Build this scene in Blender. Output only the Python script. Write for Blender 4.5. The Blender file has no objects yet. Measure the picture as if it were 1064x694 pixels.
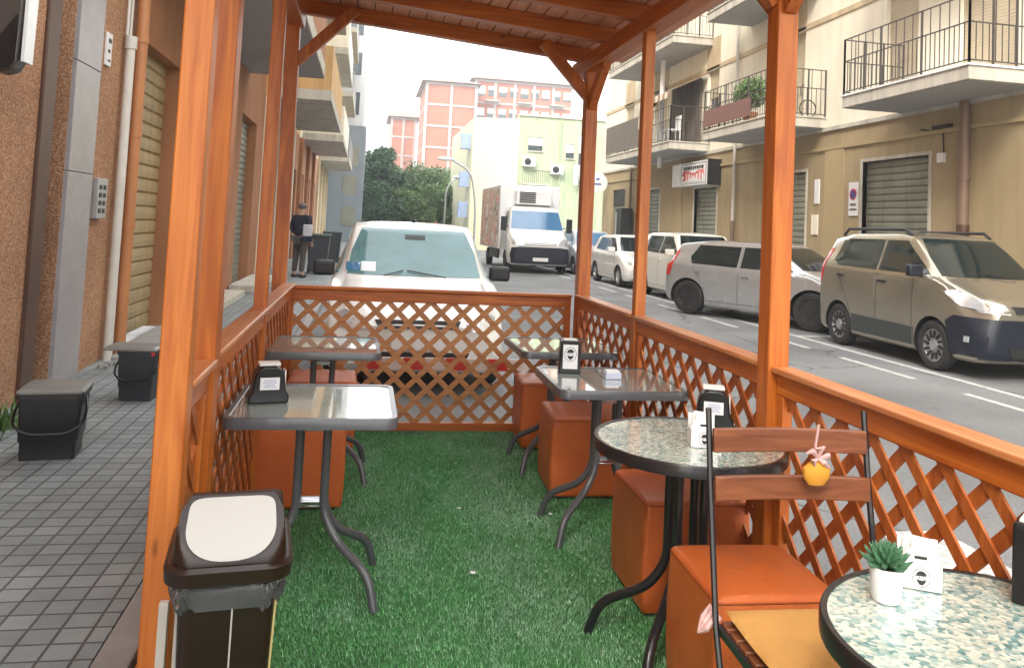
import bpy, bmesh, math, random
import numpy as np
from mathutils import Vector, Matrix
from mathutils.bvhtree import BVHTree
R = math.radians
random.seed(7); rng = np.random.default_rng(7)
scn = bpy.context.scene
COL = scn.collection
ROAD = -0.15

# ------------------------------------------------------------------ materials
def _mat(name):
    m = bpy.data.materials.new(name); m.use_nodes = True
    nt = m.node_tree; b = nt.nodes['Principled BSDF']
    return m, nt, b
def _n(nt, t, **kw):
    n = nt.nodes.new(t)
    for k, v in kw.items():
        if k.startswith('i_'): n.inputs[k[2:].replace('_', ' ')].default_value = v
        else: setattr(n, k, v)
    return n
def _coords(nt, scale=(1, 1, 1), kind='Object'):
    tc = _n(nt, 'ShaderNodeTexCoord'); mp = _n(nt, 'ShaderNodeMapping')
    mp.inputs['Scale'].default_value = scale
    nt.links.new(tc.outputs[kind], mp.inputs['Vector']); return mp.outputs['Vector']
def _ramp(nt, fac, stops):
    r = _n(nt, 'ShaderNodeValToRGB'); el = r.color_ramp.elements
    while len(el) < len(stops): el.new(0.5)
    for e, (p, c) in zip(el, stops): e.position = p; e.color = (*c, 1) if len(c) == 3 else c
    nt.links.new(fac, r.inputs[0]); return r.outputs[0]
def _mix(nt, fac, a, b, mode='MIX'):
    m = _n(nt, 'ShaderNodeMix', data_type='RGBA', blend_type=mode)
    for sock, v in ((m.inputs[0], fac), (m.inputs[6], a), (m.inputs[7], b)):
        if hasattr(v, 'is_linked') or hasattr(v, 'links'): nt.links.new(v, sock)
        else: sock.default_value = v if isinstance(v, (int, float)) else ((*v, 1) if len(v) == 3 else v)
    return m.outputs[2]
def _bump(nt, b, h, strength=.3, dist=.01):
    bp = _n(nt, 'ShaderNodeBump'); bp.inputs['Strength'].default_value = strength; bp.inputs['Distance'].default_value = dist
    nt.links.new(h, bp.inputs['Height']); nt.links.new(bp.outputs[0], b.inputs['Normal'])
def M(name, col, rough=.6, var=.15, scale=3, bump=0, bscale=60, metal=0, coat=0, spec=.5, fine=0, trans=0, streak=0):
    m, nt, b = _mat(name)
    v = _coords(nt)
    no = _n(nt, 'ShaderNodeTexNoise'); no.inputs['Scale'].default_value = scale; no.inputs['Detail'].default_value = 6; no.inputs['Roughness'].default_value = .62
    nt.links.new(v, no.inputs['Vector'])
    lo = tuple(max(0, c*(1-var)) for c in col); hi = tuple(min(1, c*(1+var)) for c in col)
    c = _ramp(nt, no.outputs['Fac'], [(.3, lo), (.7, hi)])
    if fine:
        n3 = _n(nt, 'ShaderNodeTexNoise'); n3.inputs['Scale'].default_value = bscale; n3.inputs['Detail'].default_value = 2
        nt.links.new(v, n3.inputs['Vector'])
        g = _ramp(nt, n3.outputs['Fac'], [(.3, (1-fine,)*3), (.7, (1,)*3)])
        c = _mix(nt, 1.0, c, g, 'MULTIPLY')
    if streak:
        vs_ = _coords(nt, (1.6, 1.6, .16)); n6 = _n(nt, 'ShaderNodeTexNoise'); n6.inputs['Scale'].default_value = 2.4; n6.inputs['Detail'].default_value = 9; n6.inputs['Roughness'].default_value = .7; nt.links.new(vs_, n6.inputs['Vector'])
        g6 = _ramp(nt, n6.outputs['Fac'], [(.35, (1-streak,)*3), (.55, (1,)*3)]); c = _mix(nt, 1.0, c, g6, 'MULTIPLY')
    nt.links.new(c, b.inputs['Base Color'])
    rr = _n(nt, 'ShaderNodeMapRange'); rr.inputs['To Min'].default_value = max(.02, rough-.06); rr.inputs['To Max'].default_value = min(1, rough+.08)
    nt.links.new(no.outputs['Fac'], rr.inputs['Value']); nt.links.new(rr.outputs[0], b.inputs['Roughness'])
    b.inputs['Metallic'].default_value = metal; b.inputs['Coat Weight'].default_value = coat; b.inputs['Coat Roughness'].default_value = .05
    b.inputs['Specular IOR Level'].default_value = spec
    b.inputs['Transmission Weight'].default_value = trans
    if bump:
        n2 = _n(nt, 'ShaderNodeTexNoise'); n2.inputs['Scale'].default_value = bscale; n2.inputs['Detail'].default_value = 4
        nt.links.new(v, n2.inputs['Vector']); _bump(nt, b, n2.outputs['Fac'], bump, .01)
    return m
def wood(name, axis, dark, light, rough=.45, coat=.04):
    m, nt, b = _mat(name)
    s = [14, 14, 14]; s[axis] = .9
    v = _coords(nt, tuple(s))
    no = _n(nt, 'ShaderNodeTexNoise'); no.inputs['Scale'].default_value = 2.2; no.inputs['Detail'].default_value = 8; no.inputs['Distortion'].default_value = 1.1
    nt.links.new(v, no.inputs['Vector'])
    c = _ramp(nt, no.outputs['Fac'], [(.3, dark), (.52, tuple((a+q)/2 for a, q in zip(dark, light))), (.72, light)])
    v2 = _coords(nt); n2 = _n(nt, 'ShaderNodeTexNoise'); n2.inputs['Scale'].default_value = 1.7; n2.inputs['Detail'].default_value = 3
    nt.links.new(v2, n2.inputs['Vector'])
    g = _ramp(nt, n2.outputs['Fac'], [(.3, (.78, .74, .7)), (.7, (1, 1, 1))]); c = _mix(nt, 1.0, c, g, 'MULTIPLY')
    s3 = [5, 5, 5]; s3[axis] = 1.6
    v3 = _coords(nt, tuple(s3)); vo = _n(nt, 'ShaderNodeTexVoronoi'); vo.inputs['Scale'].default_value = 1.0; nt.links.new(v3, vo.inputs['Vector'])
    k = _ramp(nt, vo.outputs['Distance'], [(.025, (1, 1, 1)), (.06, (0, 0, 0))])
    c = _mix(nt, k, c, tuple(x*.3 for x in dark))
    nt.links.new(c, b.inputs['Base Color'])
    b.inputs['Roughness'].default_value = rough; b.inputs['Coat Weight'].default_value = coat; b.inputs['Coat Roughness'].default_value = .25
    _bump(nt, b, no.outputs['Fac'], .25, .004)
    return m
WD, WL = (.38, .078, .008), (.66, .20, .024)
WOOD = [wood('orange_stained_wood_%s' % a, i, WD, WL) for i, a in enumerate('xyz')]
WOODY = wood('honey_stained_wood', 2, (.48, .12, .016), (.74, .25, .045))
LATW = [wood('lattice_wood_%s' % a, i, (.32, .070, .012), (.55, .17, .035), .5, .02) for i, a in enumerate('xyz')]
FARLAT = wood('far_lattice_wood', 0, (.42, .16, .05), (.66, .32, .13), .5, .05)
CAPW = wood('cap_wood', 1, (.50, .16, .05), (.72, .31, .12), .4, .2)
ROOFW = wood('roof_board_wood', 1, (.66, .30, .17), (.84, .48, .31), .6, .02)
BROWNW = wood('brown_slat_wood', 0, (.15, .045, .018), (.34, .12, .05), .4, .2)
TRIMY = M('yellow_plastic', (.62, .5, .22), .4)
PLAST_BLK = M('black_plastic', (.006, .006, .007), .3, .1, bump=.03)
PLAST_BRN = M('brown_plastic', (.016, .007, .0045), .3, .12, 5)
PLAST_BEI = M('beige_plastic', (.42, .41, .39), .38, .04)
FILM = M('clear_bag_film', (.75, .78, .82), .15, .1, 30, bump=.6, bscale=40, trans=.92)
LEATHER = None
def leather():
    m, nt, b = _mat('orange_leatherette'); v = _coords(nt)
    no = _n(nt, 'ShaderNodeTexNoise'); no.inputs['Scale'].default_value = 5; no.inputs['Detail'].default_value = 4; nt.links.new(v, no.inputs['Vector'])
    c = _ramp(nt, no.outputs['Fac'], [(.3, (.58, .115, .014)), (.7, (.70, .155, .022))]); nt.links.new(c, b.inputs['Base Color'])
    vo = _n(nt, 'ShaderNodeTexVoronoi'); vo.inputs['Scale'].default_value = 420; nt.links.new(v, vo.inputs['Vector'])
    n2 = _n(nt, 'ShaderNodeTexNoise'); n2.inputs['Scale'].default_value = 9; n2.inputs['Detail'].default_value = 3; nt.links.new(v, n2.inputs['Vector'])
    ad = _n(nt, 'ShaderNodeMath', operation='MULTIPLY_ADD'); nt.links.new(n2.outputs['Fac'], ad.inputs[0]); ad.inputs[1].default_value = 6; nt.links.new(vo.outputs['Distance'], ad.inputs[2])
    _bump(nt, b, ad.outputs[0], .6, .004)
    b.inputs['Roughness'].default_value = .38; b.inputs['Coat Weight'].default_value = .5; b.inputs['Coat Roughness'].default_value = .32
    return m
LEATHER = leather()
CUSH = M('mustard_fabric', (.60, .31, .085), .85, .1, 6, bump=.4, bscale=250)
PINK = M('pink_ribbon', (.6, .38, .36), .7)
YEL = M('yellow_felt', (.58, .27, .03), .9)
GREYM = M('grey_painted_metal', (.085, .09, .1), .32, .12, coat=.3)
BLKM = M('black_painted_metal', (.014, .014, .016), .3, .12, coat=.3)
CHROME = M('bright_steel', (.75, .75, .77), .2, .05, metal=1)
WHITEP = M('white_card', (.78, .78, .8), .5, .04)
CERAM = M('white_ceramic', (.8, .82, .84), .25, .03, coat=.4)
SOIL = M('dark_soil', (.03, .02, .012), .9)
CACT = M('cactus_green', (.06, .16, .08), .5, .35, 60)
INK = M('black_print', (.02, .02, .022), .5)
INKB = M('blue_print', (.05, .1, .4), .5); INKR = M('red_print', (.6, .05, .05), .5)
NAPK = M('paper_napkins', (.8, .79, .76), .8, .05, 40, bump=.3, bscale=200)
def glass_top(name, pebble):
    m, nt, b = _mat(name); v = _coords(nt)
    if pebble:
        vo = _n(nt, 'ShaderNodeTexVoronoi'); vo.inputs['Scale'].default_value = 95; nt.links.new(v, vo.inputs['Vector'])
        vb = _n(nt, 'ShaderNodeTexVoronoi'); vb.inputs['Scale'].default_value = 95; vb.inputs['Randomness'].default_value = .9; nt.links.new(v, vb.inputs['Vector'])
        sp = _n(nt, 'ShaderNodeSeparateColor'); nt.links.new(vo.outputs['Color'], sp.inputs[0])
        c = _ramp(nt, sp.outputs[0], [(0, (.1, .22, .22)), (.25, (.24, .38, .36)), (.5, (.5, .56, .5)), (.75, (.68, .7, .58)), (1, (.34, .42, .36))])
        nt.links.new(c, b.inputs['Base Color'])
        _bump(nt, b, vo.outputs['Distance'], .55, .003)
        b.inputs['Roughness'].default_value = .16
    else:
        no = _n(nt, 'ShaderNodeTexNoise'); no.inputs['Scale'].default_value = 140; no.inputs['Detail'].default_value = 2; nt.links.new(v, no.inputs['Vector'])
        c = _ramp(nt, no.outputs['Fac'], [(.3, (.34, .40, .39)), (.7, (.42, .48, .46))]); nt.links.new(c, b.inputs['Base Color'])
        _bump(nt, b, no.outputs['Fac'], .03, .001)
        b.inputs['Roughness'].default_value = .05
    b.inputs['Coat Weight'].default_value = 1; b.inputs['Coat Roughness'].default_value = .03
    b.inputs['Specular IOR Level'].default_value = .8
    return m
GL_SQ = glass_top('smooth_table_glass', False); GL_RD = glass_top('pebbled_table_glass', True)
# building materials
def plaster_granular():
    m, nt, b = _mat('granular_brown_plaster'); v = _coords(nt)
    vo = _n(nt, 'ShaderNodeTexVoronoi'); vo.inputs['Scale'].default_value = 105; nt.links.new(v, vo.inputs['Vector'])
    sp = _n(nt, 'ShaderNodeSeparateColor'); nt.links.new(vo.outputs['Color'], sp.inputs[0])
    c = _ramp(nt, sp.outputs[0], [(0, (.25, .12, .06)), (.4, (.43, .22, .12)), (.8, (.54, .30, .17)), (1, (.66, .44, .29))])
    n2 = _n(nt, 'ShaderNodeTexNoise'); n2.inputs['Scale'].default_value = 1.2; n2.inputs['Detail'].default_value = 5; nt.links.new(v, n2.inputs['Vector'])
    g = _ramp(nt, n2.outputs['Fac'], [(.3, (.72, .7, .68)), (.65, (1, 1, 1))]); c = _mix(nt, 1.0, c, g, 'MULTIPLY')
    nt.links.new(c, b.inputs['Base Color']); b.inputs['Roughness'].default_value = .9
    _bump(nt, b, vo.outputs['Distance'], .6, .006); return m
PL_GRAN = plaster_granular()
PL_TERR = M('terracotta_plaster', (.42, .19, .09), .85, .16, .8, bump=.3, bscale=90, fine=.15, streak=.18)
PL_TAN = M('tan_plaster', (.40, .315, .185), .85, .12, .5, bump=.3, bscale=60, fine=.12, streak=.13)
PL_TAN2 = M('tan_trim_plaster', (.41, .32, .18), .85, .1, .7, bump=.2)
PL_CREAM = M('cream_plaster', (.85, .80, .66), .85, .07, .35, bump=.15, bscale=50, streak=.10)
PL_BEIGE = M('beige_panel_plaster', (.62, .5, .33), .85, .08, .6, streak=.28)
CONC = M('painted_concrete', (.56, .53, .46), .8, .12, 1.2, bump=.2, streak=.28)
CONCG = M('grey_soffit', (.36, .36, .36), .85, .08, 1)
IRON = M('weathered_iron', (.07, .06, .055), .6, .3, 20)
SHUT_G = M('grey_green_shutter', (.27, .28, .23), .45, .12, 1.5, metal=.3, streak=.28)
SHUT_T = M('tan_shutter', (.42, .32, .17), .55, .12, 2, streak=.28)
SHUT_W = M('roller_blind', (.55, .48, .35), .6, .08, 3)
MARB = M('grey_marble', (.36, .34, .35), .35, .12, 2.5, fine=.1, bscale=14)
DBROWN = M('dark_brown_frame', (.09, .042, .025), .45, .2, 3)
PIPEO = M('orange_painted_pipe', (.48, .2, .08), .5, .1, 2); PIPEW = M('white_painted_pipe', (.62, .6, .55), .5, .12, 3)
PIPEB = M('brown_downpipe', (.2, .13, .09), .5, .15, 2)
DGLASS = M('dark_window_glass', (.03, .04, .045), .06, .1, spec=1.0, coat=.6)
WGLASS = M('house_window_glass', (.05, .07, .08), .08, .2, 2, spec=.8)
ALU = M('anodised_aluminium', (.45, .46, .47), .35, .08, metal=.6)
def paving():
    m, nt, b = _mat('small_square_paving'); v = _coords(nt)
    br = _n(nt, 'ShaderNodeTexBrick', offset=0, squash=1)
    for k, q in (('Scale', 1), ('Brick Width', .105), ('Row Height', .105), ('Mortar Size', .006), ('Mortar Smooth', .35), ('Bias', 0)): br.inputs[k].default_value = q
    br.inputs['Color1'].default_value = (.245, .285, .295, 1); br.inputs['Color2'].default_value = (.32, .36, .37, 1); br.inputs['Mortar'].default_value = (.10, .10, .10, 1)
    nt.links.new(v, br.inputs['Vector'])
    n2 = _n(nt, 'ShaderNodeTexNoise'); n2.inputs['Scale'].default_value = 1.1; n2.inputs['Detail'].default_value = 8; n2.inputs['Roughness'].default_value = .7; nt.links.new(v, n2.inputs['Vector'])
    g = _ramp(nt, n2.outputs['Fac'], [(.3, (.62, .62, .62)), (.68, (1.1, 1.1, 1.1))])
    c = _mix(nt, 1.0, br.outputs['Color'], g, 'MULTIPLY'); nt.links.new(c, b.inputs['Base Color'])
    n4 = _n(nt, 'ShaderNodeTexNoise'); n4.inputs['Scale'].default_value = 180; nt.links.new(v, n4.inputs['Vector'])
    inv = _n(nt, 'ShaderNodeMath', operation='MULTIPLY_ADD'); nt.links.new(br.outputs['Fac'], inv.inputs[0]); inv.inputs[1].default_value = -1.6; nt.links.new(n4.outputs['Fac'], inv.inputs[2])
    _bump(nt, b, inv.outputs[0], .7, .004); b.inputs['Roughness'].default_value = .55; return m
PAVE = paving()
def asphalt():
    m, nt, b = _mat('asphalt'); v = _coords(nt)
    n1 = _n(nt, 'ShaderNodeTexNoise'); n1.inputs['Scale'].default_value = 90; n1.inputs['Detail'].default_value = 5; nt.links.new(v, n1.inputs['Vector'])
    n2 = _n(nt, 'ShaderNodeTexNoise'); n2.inputs['Scale'].default_value = .5; n2.inputs['Detail'].default_value = 7; nt.links.new(v, n2.inputs['Vector'])
    c = _ramp(nt, n1.outputs['Fac'], [(.3, (.145, .15, .155)), (.7, (.245, .25, .255))])
    g = _ramp(nt, n2.outputs['Fac'], [(.35, (.66, .66, .66)), (.65, (1.08, 1.08, 1.08))]); c = _mix(nt, 1.0, c, g, 'MULTIPLY')
    ve = _n(nt, 'ShaderNodeTexVoronoi', feature='DISTANCE_TO_EDGE'); ve.inputs['Scale'].default_value = .33; nw = _n(nt, 'ShaderNodeTexNoise'); nw.inputs['Scale'].default_value = 2.5; nw.inputs['Detail'].default_value = 5
    nt.links.new(v, nw.inputs['Vector']); wv = _mix(nt, .22, v, nw.outputs['Color'], 'ADD'); nt.links.new(wv, ve.inputs['Vector'])
    ck = _ramp(nt, ve.outputs['Distance'], [(.0, (.35, .35, .35)), (.006, (1, 1, 1))]); c = _mix(nt, 1.0, c, ck, 'MULTIPLY')
    n5 = _n(nt, 'ShaderNodeTexNoise'); n5.inputs['Scale'].default_value = 1.6; n5.inputs['Detail'].default_value = 2; nt.links.new(v, n5.inputs['Vector'])
    oil = _ramp(nt, n5.outputs['Fac'], [(.68, (1, 1, 1)), (.76, (.6, .6, .6))]); c = _mix(nt, 1.0, c, oil, 'MULTIPLY')
    nt.links.new(c, b.inputs['Base Color']); b.inputs['Roughness'].default_value = .75; _bump(nt, b, n1.outputs['Fac'], .5, .008); return m
ASPH = asphalt()
WORNP = M('worn_road_paint', (.62, .62, .6), .7, .2, 9, fine=.5, bscale=40)
KERB = M('kerb_stone', (.3, .29, .28), .8, .15, 3, bump=.3)
def turf_base():
    return M('turf_backing', (.045, .16, .05), .85, .3, 40, bump=.6, bscale=200)
TURFB = turf_base()
def turf_blade():
    m, nt, b = _mat('turf_fibre')
    at = _n(nt, 'ShaderNodeAttribute'); at.attribute_name = 'tint'
    c = _ramp(nt, at.outputs['Fac'], [(0, (.03, .125, .035)), (.6, (.065, .24, .07)), (1, (.22, .45, .24))])
    v = _coords(nt); n2 = _n(nt, 'ShaderNodeTexNoise'); n2.inputs['Scale'].default_value = 2.2; n2.inputs['Detail'].default_value = 5; nt.links.new(v, n2.inputs['Vector'])
    g = _ramp(nt, n2.outputs['Fac'], [(.32, (1.15, 1.15, 1.1)), (.66, (1.7, 1.65, 1.7))]); c = _mix(nt, 1.0, c, g, 'MULTIPLY')
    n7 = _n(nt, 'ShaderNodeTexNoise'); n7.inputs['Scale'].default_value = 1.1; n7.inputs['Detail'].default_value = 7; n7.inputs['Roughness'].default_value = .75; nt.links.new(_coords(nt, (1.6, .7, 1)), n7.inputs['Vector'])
    sheen_mask = _ramp(nt, n7.outputs['Fac'], [(.46, (0, 0, 0)), (.68, (.6, .6, .6))]); c = _mix(nt, sheen_mask, c, (.40, .54, .43))  # whitish sheen painted into the fibre colour as pale noise patches
    nt.links.new(c, b.inputs['Base Color']); b.inputs['Roughness'].default_value = .38; b.inputs['Specular IOR Level'].default_value = .7
    return m
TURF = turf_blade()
def leafm(name, dark, light):
    m, nt, b = _mat(name)
    at = _n(nt, 'ShaderNodeAttribute'); at.attribute_name = 'tint'
    c = _ramp(nt, at.outputs['Fac'], [(0, dark), (1, light)]); nt.links.new(c, b.inputs['Base Color'])
    b.inputs['Roughness'].default_value = .5; b.inputs['Specular IOR Level'].default_value = .3
    return m
LEAF = leafm('tree_leaves', (.06, .12, .04), (.18, .28, .10)); LEAF2 = leafm('conifer_leaves', (.045, .10, .05), (.11, .19, .10))
PLANTL = leafm('plant_leaves', (.05, .12, .03), (.14, .25, .07))
BARK = M('bark', (.13, .1, .07), .9, .25, 8, bump=.5)
BRICKF = M('pale_brick_infill', (.40, .155, .10), .85, .14, .5, bump=.2)
CONCF = M('frame_concrete', (.40, .36, .34), .85, .08, .6)
ROOFT = M('old_roof_tiles', (.30, .2, .16), .85, .15, 1)
GREENP = M('pale_green_plaster', (.45, .53, .36), .85, .06, .4, streak=.28); CREAMP = M('pale_yellow_plaster', (.72, .72, .52), .85, .04, .4)
BLUEG = M('blue_grey_panel', (.22, .26, .30), .6, .08, 1); OCHRE = M('ochre_plaster', (.66, .42, .18), .85, .1, .6, streak=.28); PINKP = M('salmon_plaster', (.55, .3, .2), .85, .1, .6)
# car materials
def paint(name, c, rough=.3, metal=0): return M(name, c, rough, .03, 2, metal=metal, coat=1)
P_WHITE = paint('white_car_paint', (.74, .74, .72)); P_CHAMP = paint('champagne_car_paint', (.34, .31, .245), .2, .65); P_GREY = paint('silver_grey_car_paint', (.42, .43, .44), .25, .5)
P_CREAM = paint('off_white_car_paint', (.7, .68, .62)); P_SILV = paint('pale_silver_car_paint', (.55, .57, .6), .3, .3)
CARGL = M('car_glass', (.010, .018, .019), .03, .1, spec=.6, coat=.0)
P_NAVY = M('navy_bumper_plastic', (.009, .013, .024), .4, .1); P_TRIM = M('dark_car_trim', (.016, .017, .019), .5)
TYRE = M('tyre_rubber', (.02, .02, .02), .8, .15, 20, bump=.3, bscale=120); RIM = M('silver_wheel_cover', (.5, .5, .51), .35, .05, metal=.7); STEELW = M('black_steel_wheel', (.03, .03, .032), .5)
LAMPG = M('headlight_glass', (.62, .66, .7), .08, .1, 30, metal=.5, coat=1); TAILR = M('red_tail_light', (.5, .015, .015), .2, coat=1); AMBER = M('amber_lens', (.7, .25, .02), .25, coat=1)
BLUEGL = M('blue_tinted_windscreen', (.05, .17, .34), .05, .1, spec=1, coat=1)
def graffiti():
    m, nt, b = _mat('graffiti_panel'); v = _coords(nt)
    n1 = _n(nt, 'ShaderNodeTexNoise'); n1.inputs['Scale'].default_value = .9; n1.inputs['Detail'].default_value = 3; n1.inputs['Distortion'].default_value = 2; nt.links.new(v, n1.inputs['Vector'])
    c = _ramp(nt, n1.outputs['Fac'], [(.3, (.6, .55, .42)), (.40, (.65, .22, .16)), (.48, (.75, .62, .5)), (.54, (.2, .12, .1)), (.60, (.8, .76, .7)), (.75, (.6, .3, .24))])
    nt.links.new(c, b.inputs['Base Color']); b.inputs['Roughness'].default_value = .5; return m
GRAF = graffiti()
SKIN = M('skin', (.5, .3, .22), .5, .05); CLOTHD = M('dark_blue_cloth', (.015, .018, .035), .9, .2, 8); CLOTHG = M('grey_trousers', (.07, .065, .065), .9, .2, 8); HELM = M('grey_hair', (.12, .11, .11), .6); BAGW = M('pale_bag', (.5, .5, .55), .7)
REDP = M('red_band', (.6, .05, .04), .5)
BIN_D = M('charcoal_bin_plastic', (.018, .018, .02), .42, .15, 6); BIN_S = M('slate_bin_plastic', (.04, .045, .055), .45, .12, 6); BIN_L = M('grey_bin_lid', (.2, .2, .19), .4, .12, 6)

# ------------------------------------------------------------------ object helpers
def root_of(o):
    while o.parent: o = o.parent
    return o
def tag(o, label=None, cat=None, group=None, kind=None):
    if label: o['label'] = label
    if cat: o['category'] = cat
    if group: o['group'] = group
    if kind: o['kind'] = kind
    return o
def thing(name, label, cat, loc=(0, 0, 0), group=None, rz=0):
    o = bpy.data.objects.new(name, None); COL.objects.link(o); o.location = loc; o.rotation_euler = (0, 0, rz); o.empty_display_size = .1
    return tag(o, label, cat, group)
def copy_tree(o, parent=None):
    c = o.copy(); COL.objects.link(c); c.parent = parent
    for ch in [x for x in bpy.data.objects if x.parent is o]: copy_tree(ch, c)
    return c
class MB:
    def __init__(s): s.v = []; s.f = []; s.mi = []; s.cur = 0; s.attr = None
    def add(s, verts, faces, mi=None):
        o = len(s.v); s.v += [tuple(v) for v in verts]; s.f += [tuple(i+o for i in f) for f in faces]; s.mi += [s.cur if mi is None else mi]*len(faces); return s
    def box(s, x0, x1, y0, y1, z0, z1, mi=None):
        return s.add([(x0,y0,z0),(x1,y0,z0),(x1,y1,z0),(x0,y1,z0),(x0,y0,z1),(x1,y0,z1),(x1,y1,z1),(x0,y1,z1)],
                     [(0,3,2,1),(4,5,6,7),(0,1,5,4),(1,2,6,5),(2,3,7,6),(3,0,4,7)], mi)
    def bar(s, a, b, w, h, up=(0, 0, 1), mi=None):
        a = Vector(a); b = Vector(b); d = (b-a).normalized(); u = Vector(up); sd = d.cross(u).normalized(); u = sd.cross(d)
        vs = [p + sd*sx*w/2 + u*sz*h/2 for p in (a, b) for sx, sz in ((-1,-1),(1,-1),(1,1),(-1,1))]
        return s.add(vs, [(0,3,2,1),(4,5,6,7),(0,1,5,4),(1,2,6,5),(2,3,7,6),(3,0,4,7)], mi)
    def prism(s, poly, axis, lo, hi, mi=None):
        n = len(poly)
        def P(p, t):
            if axis == 'x': return (t, p[0], p[1])
            if axis == 'y': return (p[0], t, p[1])
            return (p[0], p[1], t)
        ar = sum(poly[i][0]*poly[(i+1) % n][1]-poly[(i+1) % n][0]*poly[i][1] for i in range(n))
        if (ar < 0) != (axis == 'y'): poly = poly[::-1]
        vs = [P(p, lo) for p in poly]+[P(p, hi) for p in poly]
        fs = [tuple(range(n))[::-1], tuple(range(n, 2*n))]+[(i, (i+1) % n, n+(i+1) % n, n+i) for i in range(n)]
        return s.add(vs, fs, mi)
    def tube(s, pts, r, n=10, mi=None, cap=True):
        pts = [Vector(p) for p in pts]; rs = r if isinstance(r, (list, tuple)) else [r]*len(pts)
        vs = []; up = None
        for i, p in enumerate(pts):
            t = (pts[min(i+1, len(pts)-1)]-pts[max(i-1, 0)]).normalized()
            if up is None: up = t.orthogonal().normalized()
            up = (up - t*up.dot(t)).normalized(); sd = t.cross(up)
            for k in range(n):
                a = 2*math.pi*k/n; vs.append(p+(up*math.cos(a)+sd*math.sin(a))*rs[i])
        fs = []
        for i in range(len(pts)-1):
            for k in range(n):
                a = i*n+k; b = i*n+(k+1) % n; fs.append((a, b, b+n, a+n))
        if cap: fs += [tuple(range(n))[::-1], tuple(range((len(pts)-1)*n, len(pts)*n))]
        return s.add(vs, fs, mi)
    def lathe(s, prof, c=(0, 0, 0), axis='z', n=32, mi=None, sx=1, sy=1):
        vs = []
        for (r, h) in prof:
            for k in range(n):
                a = 2*math.pi*k/n; x, y = r*math.cos(a)*sx, r*math.sin(a)*sy
                v = {'z': (x, y, h), 'x': (h, x, y), 'y': (y, h, x)}[axis]
                vs.append((v[0]+c[0], v[1]+c[1], v[2]+c[2]))
        fs = []
        for i in range(len(prof)-1):
            for k in range(n):
                a = i*n+k; b = i*n+(k+1) % n; fs.append((a, b, b+n, a+n))
        closed = prof[0] == prof[-1]
        if prof[0][0] > 1e-6 and not closed: fs.append(tuple(range(n))[::-1])
        if prof[-1][0] > 1e-6 and not closed: fs.append(tuple(range((len(prof)-1)*n, len(prof)*n)))
        return s.add(vs, fs, mi)
    def ico(s, c, rx, ry=None, rz=None, mi=None, sub=2):
        bm = bmesh.new(); bmesh.ops.create_icosphere(bm, subdivisions=sub, radius=1)
        ry = ry or rx; rz = rz or rx
        vs = [(c[0]+v.co.x*rx, c[1]+v.co.y*ry, c[2]+v.co.z*rz) for v in bm.verts]
        fs = [tuple(v.index for v in f.verts) for f in bm.faces]; bm.free(); return s.add(vs, fs, mi)
    def build(s, name, mats, parent=None, smooth=False, bevel=0, seg=2, world=True, sub=0, angle=40):
        me = bpy.data.meshes.new(name); v = s.v
        if parent is not None and world:
            off = root_of(parent).location; v = [(a-off.x, b-off.y, c-off.z) for a, b, c in v]
        me.from_pydata(v, [], s.f)
        mats = mats if isinstance(mats, (list, tuple)) else [mats]
        for m in mats: me.materials.append(m)
        if len(mats) > 1: me.polygons.foreach_set('material_index', s.mi)
        if smooth: me.polygons.foreach_set('use_smooth', [True]*len(s.f))
        me.update()
        o = bpy.data.objects.new(name, me); COL.objects.link(o); o.parent = parent
        if smooth and smooth != 'full': me.set_sharp_from_angle(angle=R(angle))
        if bevel:
            b = o.modifiers.new('bevel', 'BEVEL'); b.width = bevel; b.segments = seg; b.limit_method = 'ANGLE'; b.angle_limit = R(35); b.harden_normals = False
            if not smooth: me.polygons.foreach_set('use_smooth', [True]*len(s.f)); me.set_sharp_from_angle(angle=R(32))
        if sub:
            q = o.modifiers.new('sub', 'SUBSURF'); q.levels = q.render_levels = sub
        return o
def holes(mb, axis, t0, t1, u0, u1, z0, z1, hs):
    us = sorted({u0, u1, *[h[0] for h in hs], *[h[1] for h in hs]}); us = [u for u in us if u0 <= u <= u1]
    for a, b in zip(us[:-1], us[1:]):
        m = (a+b)/2; cuts = sorted([(h[2], h[3]) for h in hs if h[0] < m < h[1]]); z = z0
        for lo, hi in cuts+[(z1, z1)]:
            if lo > z+1e-6:
                if axis == 'x': mb.box(t0, t1, a, b, z, lo)
                else: mb.box(a, b, t0, t1, z, lo)
            z = max(z, hi)
def corrugated(mb, x, y0, y1, z0, z1, step=.1, amp=.018, sgn=-1):
    n = int((z1-z0)/step); vs = []
    prof = []
    for i in range(n):
        z = z0+(z1-z0)*i/n; h = (z1-z0)/n
        prof += [(0, z), (amp*.9, z+h*.12), (amp, z+h*.5), (amp*.8, z+h*.86), (0, z+h*.97)]
    prof.append((0, z1))
    for d, z in prof: vs += [(x+sgn*d, y0, z), (x+sgn*d, y1, z)]
    fs = [(2*i, 2*i+1, 2*i+3, 2*i+2) if sgn > 0 else (2*i, 2*i+2, 2*i+3, 2*i+1) for i in range(len(prof)-1)]
    mb.add(vs, fs); mb.box(x+.002*(-sgn), x+.04*(-sgn), y0, y1, z0, z1)

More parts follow.
